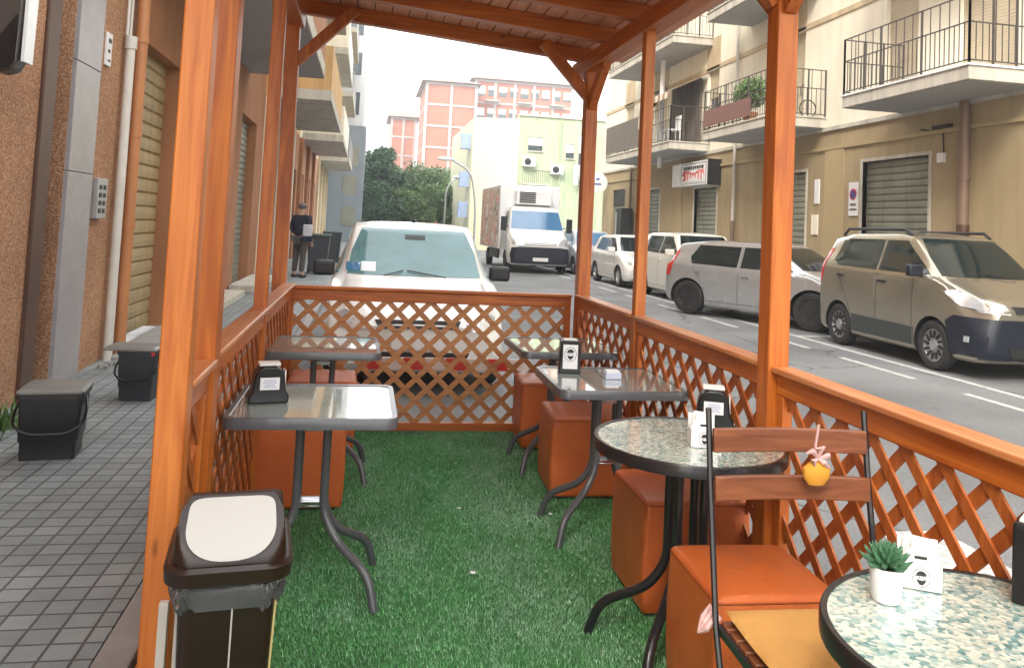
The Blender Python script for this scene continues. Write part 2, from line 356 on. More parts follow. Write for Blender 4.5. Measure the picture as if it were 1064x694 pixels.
# ------------------------------------------------------------------ ground
tag(MB().add([(-300, -60, ROAD), (300, -60, ROAD), (300, 500, ROAD), (-300, 500, ROAD)], [(0, 1, 2, 3)]).build('road', ASPH), kind='structure')
tag(MB().box(-2.45, -.78, -3, 52, ROAD-.05, 0).build('left_pavement', PAVE), kind='structure')
tag(MB().box(-.776, -.66, -3, 52, ROAD-.05, .004).build('kerb', KERB, bevel=.01), kind='structure')
tag(MB().box(9.2, 10.0, -6, 52, ROAD-.05, -.01).build('right_pavement', PAVE), kind='structure')
tag(MB().box(9.08, 9.196, -6, 52, ROAD-.05, -.005).build('kerb', KERB, bevel=.01), kind='structure')
mk = MB()
mk.box(7.16, 7.26, -4, 46, ROAD, ROAD+.004)
y = -3.0
while y < 45: mk.box(6.58, 6.68, y, y+1.5, ROAD, ROAD+.004); y += 2.35
for y in (6.9, 12.4, 18.0, 23.5): mk.box(7.26, 9.0, y, y+.1, ROAD, ROAD+.004)
mk.box(2.9, 3.3, 3.2, 4.1, ROAD, ROAD+.004)
tag(mk.build('road_markings', WORNP), kind='structure')
# deck & turf
tag(MB().box(-.64, 1.64, -1.4, 5.80, ROAD+.002, -.006).build('deck_platform', WOOD[0]), kind='structure')
tag(MB().box(-.56, 1.56, -1.3, 5.64, -.006, .006).build('turf_carpet_backing', TURFB), kind='structure')
def turf():
    n = 260000
    yy = .9+(5.62-.9)*rng.random(n)**1.25; xx = -.55+2.1*rng.random(n)
    h = rng.uniform(.008, .017, n); a = rng.uniform(0, 2*np.pi, n); w = rng.uniform(.0009, .0018, n)*(1+yy*.15); ln = rng.uniform(.2, 1.0, n)*.011
    la = rng.normal(0, 1, n)*.9+np.where(np.sin(xx*3+yy*1.7) > 0, 1.2, 2.4)
    p = np.zeros((n, 3, 3)); base = np.stack([xx, yy, np.full(n, .005)], 1)
    d = np.stack([np.cos(a)*w, np.sin(a)*w, np.zeros(n)], 1)
    p[:, 0] = base-d; p[:, 1] = base+d; p[:, 2] = base+np.stack([np.cos(la)*ln, np.sin(la)*ln, h], 1)
    me = bpy.data.meshes.new('artificial_grass'); me.vertices.add(3*n); me.vertices.foreach_set('co', p.ravel())
    me.loops.add(3*n); me.loops.foreach_set('vertex_index', np.arange(3*n, dtype=np.int32))
    me.polygons.add(n); me.polygons.foreach_set('loop_start', np.arange(0, 3*n, 3, dtype=np.int32)); 
    t = me.attributes.new('tint', 'FLOAT', 'POINT'); tv = np.repeat(np.clip(rng.normal(.45, .25, n), 0, 1), 3); t.data.foreach_set('value', tv)
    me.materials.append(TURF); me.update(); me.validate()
    o = bpy.data.objects.new('artificial_grass', me); COL.objects.link(o)
    tag(o, 'green artificial grass carpet covering the terrace floor', 'artificial grass', kind='stuff')
turf()

# ------------------------------------------------------------------ pergola
PG = thing('wooden_pergola', 'orange stained wooden pergola with roof, posts and braces over the terrace', 'pergola', (.5, 2.2, 0))
def post(x0, x1, y0, y1, z1, z0=-.004, m=WOOD[2], lab=None, lean=0):
    mb = MB().box(x0, x1, y0, y1, z0, z1)
    if lean: mb.v = [(x+lean*z, y, z) for x, y, z in mb.v]
    o = mb.build('post', m, PG, bevel=.005)
    if lab: o['label'] = lab
post(-.50, -.425, 2.19, 2.265, 2.80, m=WOODY, lab='light honey coloured front left post')
post(-.525, -.43, 2.60, 2.695, 2.82)
post(-.515, -.452, 4.08, 4.14, 2.78)
post(-.585, -.495, 5.56, 5.65, 2.78, lean=-.008)
post(1.435, 1.515, 2.655, 2.74, 2.60)
post(1.475, 1.535, 4.20, 4.26, 2.58, m=WOODY)
post(1.485, 1.575, 5.44, 5.53, 2.60)
def zl(x): return 2.862-.085*(x+.5)
MB().box(-.60, -.49, 1.95, 5.66, 2.745, 2.855).build('beam', WOOD[1], PG, bevel=.006)
MB().box(1.465, 1.575, 1.95, 5.80, 2.575, 2.685).build('beam', WOOD[1], PG, bevel=.006)
ys = [5.66, 5.02, 4.42, 3.82, 3.22, 2.62, 2.06]
for y in ys:
    mb = MB(); xa, xb = -.72, 1.70
    mb.add([(xa, y, zl(xa)), (xb, y, zl(xb)), (xb, y+.075, zl(xb)), (xa, y+.075, zl(xa)), (xa, y, zl(xa)+.10), (xb, y, zl(xb)+.10), (xb, y+.075, zl(xb)+.10), (xa, y+.075, zl(xa)+.10)],
           [(0,3,2,1),(4,5,6,7),(0,1,5,4),(1,2,6,5),(2,3,7,6),(3,0,4,7)])
    mb.build('rafter', WOOD[0], PG, bevel=.004)
rb = MB(); x = -.86
while x < 1.80:
    xb = x+.118; g = .0025
    zz = lambda q: zl(q)+.102
    rb.add([(x+g, 1.93, zz(x)), (xb-g, 1.93, zz(xb)), (xb-g, 5.92, zz(xb)), (x+g, 5.92, zz(x)), (x+g, 1.93, zz(x)+.02), (xb-g, 1.93, zz(xb)+.02), (xb-g, 5.92, zz(xb)+.02), (x+g, 5.92, zz(x)+.02)],
           [(0,3,2,1),(4,5,6,7),(0,1,5,4),(1,2,6,5),(2,3,7,6),(3,0,4,7)])
    x += .12
rb.build('roof_boards', ROOFW, PG, bevel=.003, seg=1)
rf = MB(); rf.add([(-.88, 1.91, zl(-.88)+.126), (1.82, 1.91, zl(1.82)+.126), (1.82, 5.94, zl(1.82)+.126), (-.88, 5.94, zl(-.88)+.126), (-.88, 1.91, zl(-.88)+.15), (1.82, 1.91, zl(1.82)+.15), (1.82, 5.94, zl(1.82)+.15), (-.88, 5.94, zl(-.88)+.15)],
           [(0,3,2,1),(4,5,6,7),(0,1,5,4),(1,2,6,5),(2,3,7,6),(3,0,4,7)]); rf.build('roof_covering', P_TRIM, PG)
def brace(a, b, up, w=.06, h=.075): MB().bar(a, b, w, h, up).build('brace', WOOD[2], PG, bevel=.005)
brace((-.535, 5.602, 2.50), (-.15, 5.602, 2.90), (0, 1, 0), .075, .06)
brace((1.54, 5.485, 2.37), (1.17, 5.485, 2.76), (0, 1, 0), .08, .06)
brace((1.53, 5.50, 2.30), (1.53, 5.10, 2.62), (1, 0, 0), .08, .06)
brace((1.476, 2.72, 2.30), (1.476, 3.08, 2.62), (1, 0, 0), .075, .055); brace((1.476, 2.67, 2.30), (1.476, 2.31, 2.62), (1, 0, 0), .075, .055)
brace((1.45, 2.70, 2.32), (1.12, 2.70, 2.76), (0, 1, 0), .075, .055)
brace((-.46, 2.65, 2.35), (-.12, 2.65, 2.84), (0, 1, 0), .075, .055)

MB().box(1.445, 1.525, -1.18, -1.10, -.004, 1.05).build('post', WOOD[2], PG, bevel=.005)
# lattice railings
def clip(poly, a, b, keep_ge, axis):
    out = []
    for i in range(len(poly)):
        p, q = poly[i], poly[(i+1) % len(poly)]
        ip = (p[axis] >= a) if keep_ge else (p[axis] <= a); iq = (q[axis] >= a) if keep_ge else (q[axis] <= a)
        if ip: out.append(p)
        if ip != iq:
            t = (a-p[axis])/(q[axis]-p[axis]); out.append((p[0]+t*(q[0]-p[0]), p[1]+t*(q[1]-p[1])))
    return out
def lattice(mb, u0, u1, v0, v1, place, per=.150, w=.036, th=.008):
    for sgn, lay in ((1, 0), (-1, 1)):
        k0 = int((u0-v1)/per)-2 if sgn > 0 else int((u0+v0)/per)-2
        for k in range(k0, k0+int((u1-u0+v1-v0)/per)+6):
            c = k*per+.03; hw = w/math.sqrt(2)
            # line u = c + sgn*v
            big = 5
            poly = [(c-hw+sgn*(-big), -big), (c+hw+sgn*(-big), -big), (c+hw+sgn*big, big), (c-hw+sgn*big, big)]
            for a, ge, ax in ((u0, 1, 0), (u1, 0, 0), (v0, 1, 1), (v1, 0, 1)):
                if poly: poly = clip(poly, a, 0, ge, ax)
            if len(poly) >= 3: place(mb, poly, lay*th*1.02, th)
def railing(label, axis, t, u0, u1, side, matlat, capw=.085, ztop=1.0, grp='lattice railings around the terrace', bot=.02):
    loc = ((t, (u0+u1)/2, 0) if axis == 'y' else ((u0+u1)/2, t, 0))
    T = thing('lattice_railing', label, 'railing', loc, grp)
    ax = 'x' if axis == 'y' else 'y'
    def B(a0, a1, b0, b1, z0, z1):
        return MB().box(a0, a1, b0, b1, z0, z1) if axis == 'y' else MB().box(b0, b1, a0, a1, z0, z1)
    wm = WOOD[1] if axis == 'y' else WOOD[0]
    B(t-capw/2, t+capw/2, u0, u1, ztop-.022, ztop).build('rail_cap', CAPW if axis == 'y' else WOOD[0], T, bevel=.006)
    B(t-.02, t+.02, u0+.001, u1-.001, ztop-.095, ztop-.024).build('top_rail', wm, T, bevel=.004)
    B(t-.02, t+.02, u0+.001, u1-.001, bot, bot+.055).build('bottom_rail', wm, T, bevel=.004)
    for q in (u0+.001, u1-.046):
        B(t-.019, t+.019, q, q+.045, bot+.057, ztop-.097).build('stile', WOOD[2], T, bevel=.003)
    mb = MB()
    lattice(mb, u0+.04, u1-.04, bot+.05, ztop-.09, lambda m, p, d, th: m.prism(p, ax, t-.008+d, t-.008+d+th))
    mb.build('lattice', matlat, T)
    return T
railing('left lattice railing running from the second left post to the corner', 'y', -.478, 2.70, 5.555, 1, LATW[2])
railing('short lattice railing between the two front left posts', 'y', -.462, 2.268, 2.597, 1, LATW[2])
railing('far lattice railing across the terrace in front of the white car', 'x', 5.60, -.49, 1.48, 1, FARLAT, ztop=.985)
railing('right lattice railing between the far corner post and the thin post', 'y', 1.505, 4.265, 5.435, 1, LATW[2])
railing('right lattice railing between the thin post and the thick near post', 'y', 1.50, 2.745, 4.195, 1, LATW[2])
railing('nearest right lattice railing behind the folding chair', 'y', 1.485, -1.09, 2.65, 1, LATW[2])

# ------------------------------------------------------------------ tables
def bend(pts, r=.05, n=5):
    out = [Vector(pts[0])]
    for i in range(1, len(pts)-1):
        a, p, b = Vector(pts[i-1]), Vector(pts[i]), Vector(pts[i+1])
        rr = min(r, (a-p).length*.45, (b-p).length*.45); s = p+(a-p).normalized()*rr; e = p+(b-p).normalized()*rr
        for k in range(n+1):
            t = k/n; out.append(s*(1-t)**2+p*2*t*(1-t)+e*t*t)
    out.append(Vector(pts[-1])); return out
def rrect(hw, r, n=6):
    pts = []
    for cx, cy, a0 in ((hw-r, hw-r, 0), (-hw+r, hw-r, 90), (-hw+r, -hw+r, 180), (hw-r, -hw+r, 270)):
        for k in range(n+1): a = R(a0+90*k/n); pts.append((cx+r*math.cos(a), cy+r*math.sin(a)))
    return pts
def table(kind, label, loc, group, mat, rz=0):
    T = thing('cafe_table', label, 'table', (0, 0, 0), group)
    H = .73
    if kind == 'sq':
        o, i = rrect(.31, .05), rrect(.288, .035); n = len(o)
        MB().prism(i, 'z', H-.012, H-.001).build('glass_top', GL_SQ, T, world=False)
    else:
        n = 64; o = [(.335*math.cos(2*math.pi*k/n), .335*math.sin(2*math.pi*k/n)) for k in range(n)]; i = [(x*.955, y*.955) for x, y in o]
        MB().prism(i, 'z', H-.012, H-.001).build('glass_top', GL_RD, T, world=False)
    mb = MB(); rings = [(i, H-.002), (i, H+.002), ([(x*.99+y*0, y*.99) for x, y in o], H+.003), (o, H-.004), (o, H-.036), (i, H-.040), (i, H-.014)]
    vs = []; fs = []
    for poly, z in rings: vs += [(x, y, z) for x, y in poly]
    for a in range(len(rings)-1):
        for k in range(n): fs.append((a*n+k, (a+1)*n+k, (a+1)*n+(k+1) % n, a*n+(k+1) % n))
    mb.add(vs, fs); mb.build('table_rim', mat, T, smooth=True, world=False, angle=50)
    f = MB().bar((-.27, 0, H-.028), (.27, 0, H-.028), .03, .016).bar((0, -.27, H-.03), (0, .27, H-.03), .03, .012); f.build('under_frame', mat, T, world=False)
    for sx in (-1, 1):
        for sy in (-1, 1):
            pts = [(sx*.052, sy*.03, H-.035), (sx*.052, sy*.03, .31), (sx*.105, sy*.06, .215), (sx*.235, sy*.175, .125), (sx*.265, sy*.205, .0)]
            MB().tube(bend(pts, .06), .0165, 12).build('leg', mat, T, smooth=True, world=False)
    for z in (.62, .33):
        MB().box(-.05, .05, -.036, .036, z, z+.006).box(-.05, .05, -.036, -.03, z+.006, z+.02).box(-.05, .05, .03, .036, z+.006, z+.02).build('bridge_plate', CHROME, T, world=False, bevel=.001, seg=1)
    T.location = loc; T.rotation_euler.z = R(rz); return T
sqg, rdg = 'square grey café tables', 'round black café tables'
T1 = table('sq', 'square grey table in the left row nearest the brown swing bin', (-.15, 3.27, 0), sqg, GREYM)
def dup(t, loc, label, rz=0, group=None):
    c = copy_tree(t); c.location = loc; c.rotation_euler.z = R(rz); c['label'] = label
    if group: c['group'] = group
    return c
T2 = dup(T1, (-.19, 4.70, 0), 'square grey table at the far end of the left row', 1)
T3 = dup(T1, (1.21, 3.80, 0), 'square grey table on the right with a small white box beside the dispenser', -1)
T4 = dup(T1, (1.24, 4.87, 0), 'empty square grey table in the far right corner of the terrace', 1)
T5 = table('rd', 'round black table with pebbled glass behind the folding chair', (1.165, 2.70, 0), rdg, BLKM, 10)
T6 = dup(T5, (1.215, 1.315, 0), 'round black table with pebbled glass and a potted cactus on it', 35)

# cube stools
def stool(label, x, y, rz=0, w=.42, h=.44):
    T = thing('cube_stool', label, 'stool', (x, y, 0), 'orange cube stools', R(rz))
    mb = MB(); n = 10; hw = w/2
    bm = bmesh.new(); bmesh.ops.create_cube(bm, size=1)
    for v in bm.verts: v.co = (v.co.x*w, v.co.y*w, .022+(v.co.z+.5)*(h-.022))
    bmesh.ops.subdivide_edges(bm, edges=bm.edges[:], cuts=6, use_grid_fill=True)
    for v in bm.verts:
        if v.co.z > h-.001:
            v.co.z += .014*(1-(v.co.x/hw)**2)*(1-(v.co.y/hw)**2)
        else:
            k = math.sin(math.pi*(v.co.z-.02)/(h-.02))*.006; v.co.x *= 1+k/hw; v.co.y *= 1+k/hw
        v.co += Vector((random.uniform(-1, 1), random.uniform(-1, 1), random.uniform(-1, 1)))*.0007
    me = bpy.data.meshes.new('upholstery'); bm.to_mesh(me); bm.free(); me.materials.append(LEATHER)
    me.polygons.foreach_set('use_smooth', [True]*len(me.polygons))
    o = bpy.data.objects.new('upholstery', me); COL.objects.link(o); o.parent = T
    b = o.modifiers.new('b', 'BEVEL'); b.width = .02; b.segments = 4; b.limit_method = 'ANGLE'; b.angle_limit = R(50)
    s = MB(); q = rrect(hw+.0005, .02, 4); pr = [(x, y, h-.016) for x, y in q]; s.tube(pr+[pr[0]], .003, 6)
    for cx, cy in ((-1, -1), (1, -1), (1, 1), (-1, 1)): s.tube([(cx*(hw-.006), cy*(hw-.006), h-.02), (cx*(hw-.004), cy*(hw-.004), h/2), (cx*(hw-.006), cy*(hw-.006), .03)], .0028, 6); s.build('seam', LEATHER, T, smooth=True, world=False)
    MB().box(-hw+.03, hw-.03, -hw+.03, hw-.03, .004, .024).build('base', P_TRIM, T, world=False)
    return T
stool('orange cube stool under the left row, between its two square tables', -.265, 4.32, 1, .45)
stool('orange cube stool at the far left corner beside the far railing', -.21, 5.31, 1, .42)
stool('orange cube stool in the far right corner, farthest in the right row', 1.265, 5.33, -3, .38)
stool('orange cube stool between the two square tables of the right row', 1.27, 4.42, -3, .42)
stool('orange cube stool partly under the round table, in front of the thin post', 1.315, 3.13, -1, .42)
stool('nearest orange cube stool, just behind the back of the folding chair', 1.225, 2.335, -2, .385)
# ------------------------------------------------------------------ table-top things
def emblem(mb, x, z, s, y):
    n = 24
    ring = [(x+math.cos(2*math.pi*k/n)*s*.98, y, z+math.sin(2*math.pi*k/n)*s*1.12) for k in range(n+1)]
    mb.tube(ring, s*.035, 5)
    mb.prism([(x+math.cos(R(a))*s*.58, z+s*.30+math.sin(R(a))*s*.52) for a in range(0, 181, 20)], 'y', y-.0006, y+.0006)     # flat cap
    mb.prism([(x-s*.72, z+s*.2), (x+s*.5, z+s*.24), (x+s*.5, z+s*.29), (x-s*.66, z+s*.29)], 'y', y-.0006, y+.0006)
    for q in (-.22, .2): mb.box(x+s*q-s*.1, x+s*q+s*.1, y-.0007, y+.0005, z+s*.02, z+s*.1)
    mb.prism([(x-s*.52, z+s*.05), (x-s*.4, z-s*.22), (x-s*.12, z-s*.3), (x+s*.12, z-s*.3), (x+s*.4, z-s*.22), (x+s*.52, z+s*.05), (x+s*.46, z-s*.5), (x+s*.16, z-s*.86), (x-s*.16, z-s*.86), (x-s*.46, z-s*.5)], 'y', y-.0006, y+.0006)  # beard
def dispenser(label, loc, rz, kind):
    T = thing('napkin_dispenser', label, 'napkin dispenser', (0, 0, 0), 'black napkin dispensers')
    if kind == 'dome':
        prof = [(-.075, 0), (.075, 0), (.075, .03), (.062, .045), (.056, .10), (.045, .125), (.02, .138), (-.02, .138), (-.045, .125), (-.056, .10), (-.062, .045), (-.075, .03)]
        MB().prism(prof, 'y', -.045, .045).build('casing', PLAST_BLK, T, bevel=.006, seg=3, world=False)
        MB().box(-.036, .036, -.0485, -.0455, .052, .098).build('card', WHITEP, T, world=False)
        m = MB()
        for k, (w, z) in enumerate(((.022, .086), (.026, .078), (.018, .07), (.024, .062))): m.box(-w, w, -.0495, -.0487, z, z+.003)
        m.build('card_print', M('pale_blue_print', (.35, .42, .6), .5), T, world=False)
        MB().box(-.04, .04, -.03, .03, .139, .15).box(.0565, .062, -.03, .03, .05, .12).build('napkins', NAPK, T, bevel=.002, world=False)
    else:
        MB().prism([(-.055, 0), (.055, 0), (.05, .15), (.042, .16), (-.042, .16), (-.05, .15)], 'y', -.04, .04).build('casing', PLAST_BLK, T, bevel=.005, seg=3, world=False)
        MB().box(-.037, .037, -.0435, -.0405, .022, .142).build('card', WHITEP, T, world=False)
        m = MB(); emblem(m, 0, .095, .03, -.0445); m.build('card_print', INK, T, world=False)
        MB().box(-.034, .034, -.03, .03, .161, .166).build('napkins', NAPK, T, world=False)
    T.location = loc; T.rotation_euler.z = R(rz); return T
ZT = .7305
dispenser('black domed napkin dispenser on the near left square table', (-.335, 3.25, ZT), 14, 'dome')
dispenser('black napkin dispenser with a portrait card on the right square table', (1.055, 3.97, ZT), -8, 'flat')
dispenser('black domed napkin dispenser on the round table behind the folding chair', (1.345, 2.90, ZT), -22, 'dome')
dispenser('black napkin dispenser cut by the right edge beside the white holder', (1.415, 1.47, ZT), 38, 'flat')
def holder(label, loc, rz, s=1.0):
    T = thing('card_holder', label, 'holder', (0, 0, 0), 'white cardboard packet holders')
    b = MB().box(-.04, .04, -.03, .03, 0, .052); b.box(-.04, .04, .024, .03, .052, .09)
    b.build('box', WHITEP, T, bevel=.002, world=False)
    c = MB()
    for k in range(4):
        yy = -.018+k*.011; t = .02*random.uniform(-.5, .5)
        c.prism([(-.03+t, .05), (.03+t, .05), (.026+t, .075+.006*k), (-.022+t, .08+.006*k)], 'y', yy, yy+.004)
    c.build('packets', NAPK, T, world=False)
    m = MB(); emblem(m, .0, .026, .017, -.0308); m.box(-.012, .012, -.0195, -.0183, .06, .066); m.build('emblem', INK, T, world=False)
    T.location = loc; T.rotation_euler.z = R(rz); T.scale = (s, s, s); return T
holder('white packet holder with a portrait emblem on the round table behind the chair', (1.185, 2.63, ZT), -12, 1.15)
holder('white packet holder with a portrait emblem beside the potted cactus', (1.205, 1.56, ZT), -28, 1.0)
def sugar(label, loc):
    T = thing('sachet_box', label, 'box', loc)
    MB().box(-.04, .04, -.03, .03, 0, .03).build('tray', M('pale_lilac_card', (.55, .58, .72), .5), T, bevel=.002, world=False)
    m = MB()
    for k in range(5): m.box(-.034, .03, -.025+k*.01, -.019+k*.01, .03, .04+.002*(k % 2))
    m.build('sachets', WHITEP, T, world=False)
sugar('small pale sachet box on the right square table', (1.235, 3.82, ZT))
# cactus
CT = thing('potted_cactus', 'small green succulent in a white pot on the near round table', 'potted plant', (1.085, 1.50, ZT))
MB().lathe([(0, 0), (.026, 0), (.028, .003), (.034, .068), (.031, .068), (.029, .058), (0, .058)], n=40).build('pot', CERAM, CT, smooth=True, world=False)
MB().lathe([(0, .0585), (.0285, .0585), (.02, .063), (0, .064)], n=20).build('soil', SOIL, CT, world=False)
c = MB()
for k in range(60):
    a = k*2.4; t = k/60; el = R(8+75*(1-t)); r0 = .006; L = .030+.022*t
    d = Vector((math.cos(a)*math.cos(el), math.sin(a)*math.cos(el), math.sin(el))); b0 = Vector((0, 0, .066+.014*(1-t)))
    d2 = (d+Vector((0, 0, .5))).normalized()
    c.tube([b0, b0+d*L*.4, b0+d*L*.8, b0+d*L*.8+d2*L*.35], [.003, .0065, .005, .0008], 6)
c.build('leaves', CACT, CT, smooth=True, world=False)

for k, (x, y, w_, a) in enumerate(((.12, 2.62, .012, 20), (.62, 2.55, .014, 70), (.52, 3.35, .012, 10), (.55, 4.1, .009, 40), (1.0, 4.0, .009, 0), (.35, 2.3, .008, 80))):
    T = MB().box(-w_, w_, -w_*.7, w_*.7, 0, .003).build('paper_scrap', WHITEP, None, bevel=.001, seg=1); T.location = (x, y, .016); T.rotation_euler = (R(8), R(5), R(a)); tag(T, 'tiny white paper scrap lying on the green artificial grass', 'litter', 'paper scraps on the grass')
# ------------------------------------------------------------------ folding chair
CH = thing('folding_chair', 'brown slatted folding chair with a mustard cushion at the near round table', 'chair', (0, 0, 0))
W = .225
for s in (-1, 1):
    MB().tube([(s*W, .10, .985), (s*W, .07, .80), (s*W, .0, .455), (s*W, -.19, 0)], .0085, 8).build('leg', BLKM, CH, smooth=True, world=False)
    MB().tube([(s*(W-.02), -.36, .45), (s*(W-.02), -.08, .2), (s*(W-.02), .12, 0)], .0085, 8).build('leg', BLKM, CH, smooth=True, world=False)
MB().bar((-W, -.10, .2), (W, -.10, .2), .012, .012).bar((-W+.02, .05, .08), (W-.02, .05, .08), .012, .012).build('stretcher', BLKM, CH, world=False)
for z, y in ((.905, .085), (.785, .062)):
    m = MB(); n = 12; vs = []; fs = []
    for k in range(n+1):
        x = -W+.006+(2*W-.012)*k/n; yy = y-.012+.02*(1-(x/W)**2)
        vs += [(x, yy-.008, z-.031), (x, yy+.008, z-.031), (x, yy+.012, z+.031), (x, yy-.004, z+.031)]
    for k in range(n):
        for j in range(4): fs.append((k*4+j, k*4+(j+1) % 4, k*4+4+(j+1) % 4, k*4+4+j))
    fs += [(3, 2, 1, 0), tuple(n*4+j for j in range(4))]
    m.add(vs, fs).build('back_slat', BROWNW, CH, bevel=.003, world=False)
sf = MB()
for s in (-1, 1): sf.bar((s*(W-.01), .0, .452), (s*(W-.01), -.38, .452), .014, .02)
sf.bar((-W, -.38, .452), (W, -.38, .452), .014, .02); sf.build('seat_frame', BLKM, CH, world=False)
for k in range(7):
    MB().box(-W+.012, W-.012, -.37+k*.054, -.37+k*.054+.042, .458, .472).build('seat_slat', BROWNW, CH, bevel=.003, world=False)
cu = MB(); nx = 16; vs = []; fs = []
def cz(u, v, s):
    e = (1-abs(u)**4)*(1-abs(v)**4); return .474+.018+s*.018*e**.5-(.006*math.exp(-(u*u+v*v)*20) if s > 0 else 0)
for s in (1, -1):
    for i in range(nx+1):
        for j in range(nx+1):
            u = -1+2*i/nx; v = -1+2*j/nx; rr = 1-.035*(abs(u*v))**3
            vs.append((u*.205*rr, -.19+v*.20*rr, cz(u, v, s)+random.uniform(-.0012, .0012)))
o2 = (nx+1)**2
for i in range(nx):
    for j in range(nx):
        a = i*(nx+1)+j; fs.append((a, a+nx+1, a+nx+2, a+1)); fs.append((a+o2, a+o2+1, a+o2+nx+2, a+o2+nx+1))
for i in range(nx):
    for (a, b) in ((i, i+1),): fs.append((a, a+1, a+1+o2, a+o2)); q = nx*(nx+1)+i; fs.append((q+1, q, q+o2, q+1+o2))
    a = i*(nx+1); fs.append((a+nx+1, a, a+o2, a+nx+1+o2)); a = i*(nx+1)+nx; fs.append((a, a+nx+1, a+nx+1+o2, a+o2))
CU = MB().add(vs, fs).build('seat_cushion', CUSH, CH, smooth='full', world=False)
for (x, sgn) in ((-.21, -1), (.21, 1)):
    m = MB()
    for k in range(3): m.tube([(x, .005, .47), (x+sgn*.02, .015+.01*k, .465+.012*k), (x+sgn*.045, -.01+.012*k, .455+.01*k), (x+sgn*.06, .005, .44)], [.004, .009, .008, .003], 6)
    m.build('ribbon_tie', PINK, CH, smooth=True, world=False)
CH.location = (1.165, 1.955, 0); CH.rotation_euler.z = R(-3)
PO = thing('yellow_pouch', 'little yellow pouch with a pink ribbon hung on the upper chair slat', 'ornament', (1.215, 1.975, .855))
PO.scale = (1.2, 1.2, 1.1)
MB().lathe([(0, -.045), (.02, -.043), (.032, -.025), (.033, -.004), (.02, .008), (.008, .014)], n=20, sy=.45).build('pouch', YEL, PO, smooth=True, world=False)
m = MB(); m.tube([(0, 0, .012), (-.004, .0, .05), (.0, -.004, .10)], .003, 6)
for k in range(5): a = k*1.3; m.tube([(0, -.005, .02), (.022*math.cos(a), -.012, .03+.02*math.sin(a)), (.03*math.cos(a+.5), -.008, .02+.025*math.sin(a))], [.003, .007, .003], 6)
m.build('ribbon', PINK, PO, smooth=True, world=False)

# ------------------------------------------------------------------ swing bin
SB = thing('swing_bin', 'dark brown swing lid bin with beige flap and plastic bag at the left post', 'bin', (-.262, 1.97, 0))
def ringr(hx, hy, r, z, n=6):
    pts = []
    for cx, cy, a0 in ((hx-r, hy-r, 0), (-hx+r, hy-r, 90), (-hx+r, -hy+r, 180), (hx-r, -hy+r, 270)):
        for k in range(n+1): a = R(a0+90*k/n); pts.append((cx+r*math.cos(a), cy+r*math.sin(a), z))
    return pts
def loft(mb, rings, capb=True, capt=True):
    n = len(rings[0]); vs = [p for r in rings for p in r]; fs = []
    for a in range(len(rings)-1):
        for k in range(n): fs.append((a*n+k, a*n+(k+1) % n, (a+1)*n+(k+1) % n, (a+1)*n+k))
    if capb: fs.append(tuple(range(n))[::-1])
    if capt: fs.append(tuple(range((len(rings)-1)*n, len(rings)*n)))
    return mb.add(vs, fs)
loft(MB(), [ringr(.082, .10, .02, 0), ringr(.102, .122, .022, .645)]).build('body', PLAST_BRN, SB, smooth=True, world=False)
loft(MB(), [ringr(.120, .145, .05, .655), ringr(.132, .157, .055, .662), ringr(.134, .159, .055, .690), ringr(.126, .150, .05, .698)]).build('rim', PLAST_BRN, SB, smooth=True, world=False)
def slope_y(z): t = (z-.700)/.115; return -.146+.10*max(0, t)**1.35
hood = MB(); rs = []
for k in range(11):
    t = k/10; z = .698+.118*t; f = 1.02-.14*t**1.5-.12*max(0, t-.8)/.2
    rs.append([(x, min(max(y, slope_y(z)), .141-.165*t**2), zz) for (x, y, zz) in ringr(.117*f, .141*f, .045*f, z, 10)])
loft(hood, rs, False, True).build('hood', PLAST_BRN, SB, smooth=True, world=False)
fl = []
for k in range(40):
    a = 2*math.pi*k/40; u = math.cos(a); v = math.sin(a)
    if v >= 0: sx = .092*abs(u)**.30; sv = abs(v)**.30
    else: sx = .092*abs(u)**.85; sv = -abs(v)**1.0
    fl.append((sx*(1 if u > 0 else -1), .55+.53*sv if sv < 0 else .55+.42*sv))
m = MB(); vs = []
def onslope(x, t, d): z = .706+.110*t; return (x*(1.06-.08*t), slope_y(z)-.004-d*.9, z+d*.3)
for d in (0, .006): vs += [onslope(x, max(0, t), d) for x, t in fl]
n = len(fl); fs = [(i, (i+1) % n, n+(i+1) % n, n+i) for i in range(n)]; c0 = len(vs); tl = sorted(set(round(t, 3) for x, t in fl))
m.add(vs, fs)
half = n//2
def row(i): return i % n
rows = [(k, (n//2-k) % n) for k in range(-n//4, n//4+1)]
ff = []
for (a0, b0), (a1, b1) in zip(rows[:-1], rows[1:]):
    q = [n+a0 % n, n+b0 % n, n+b1 % n, n+a1 % n]; q2 = []
    for i in q:
        if i not in q2: q2.append(i)
    if len(q2) > 2: ff.append(tuple(q2))
m.f += ff; m.mi += [0]*len(ff)
m.build('flap', PLAST_BEI, SB, smooth=True, world=False)
bg = MB(); rs = []
base = ringr(1, 1, .4, 0, 26)
for z, g in ((.656, .012), (.648, .022), (.638, .022), (.626, .020), (.614, .015), (.604, .010), (.598, .004)):
    rr = []
    for i, (x, y, _) in enumerate(base):
        w = g*.7+.002*math.sin(i*1.1+z*90)+.002*math.sin(i*2.9+z*140)+random.uniform(0, .002)
        rr.append((x*(.104+w), y*(.124+w), z+.008*math.sin(i*.35)+.003*math.sin(i*1.7)))
    rs.append(rr)
loft(bg, rs[::-1], False, False).build('bin_bag', FILM, SB, smooth=True, world=False)
for x in (-.1025, .012, .1025):
    MB().bar((x, -.1235 if abs(x) < .05 else -.105, .60), (x*.8, -.1005 if abs(x) < .05 else -.085, .01), .0035, .003).build('body_line', PLAST_BEI if x < .05 else TRIMY, SB, world=False)  # thin beige and yellow lines down the bin body
SB.rotation_euler.z = R(7)
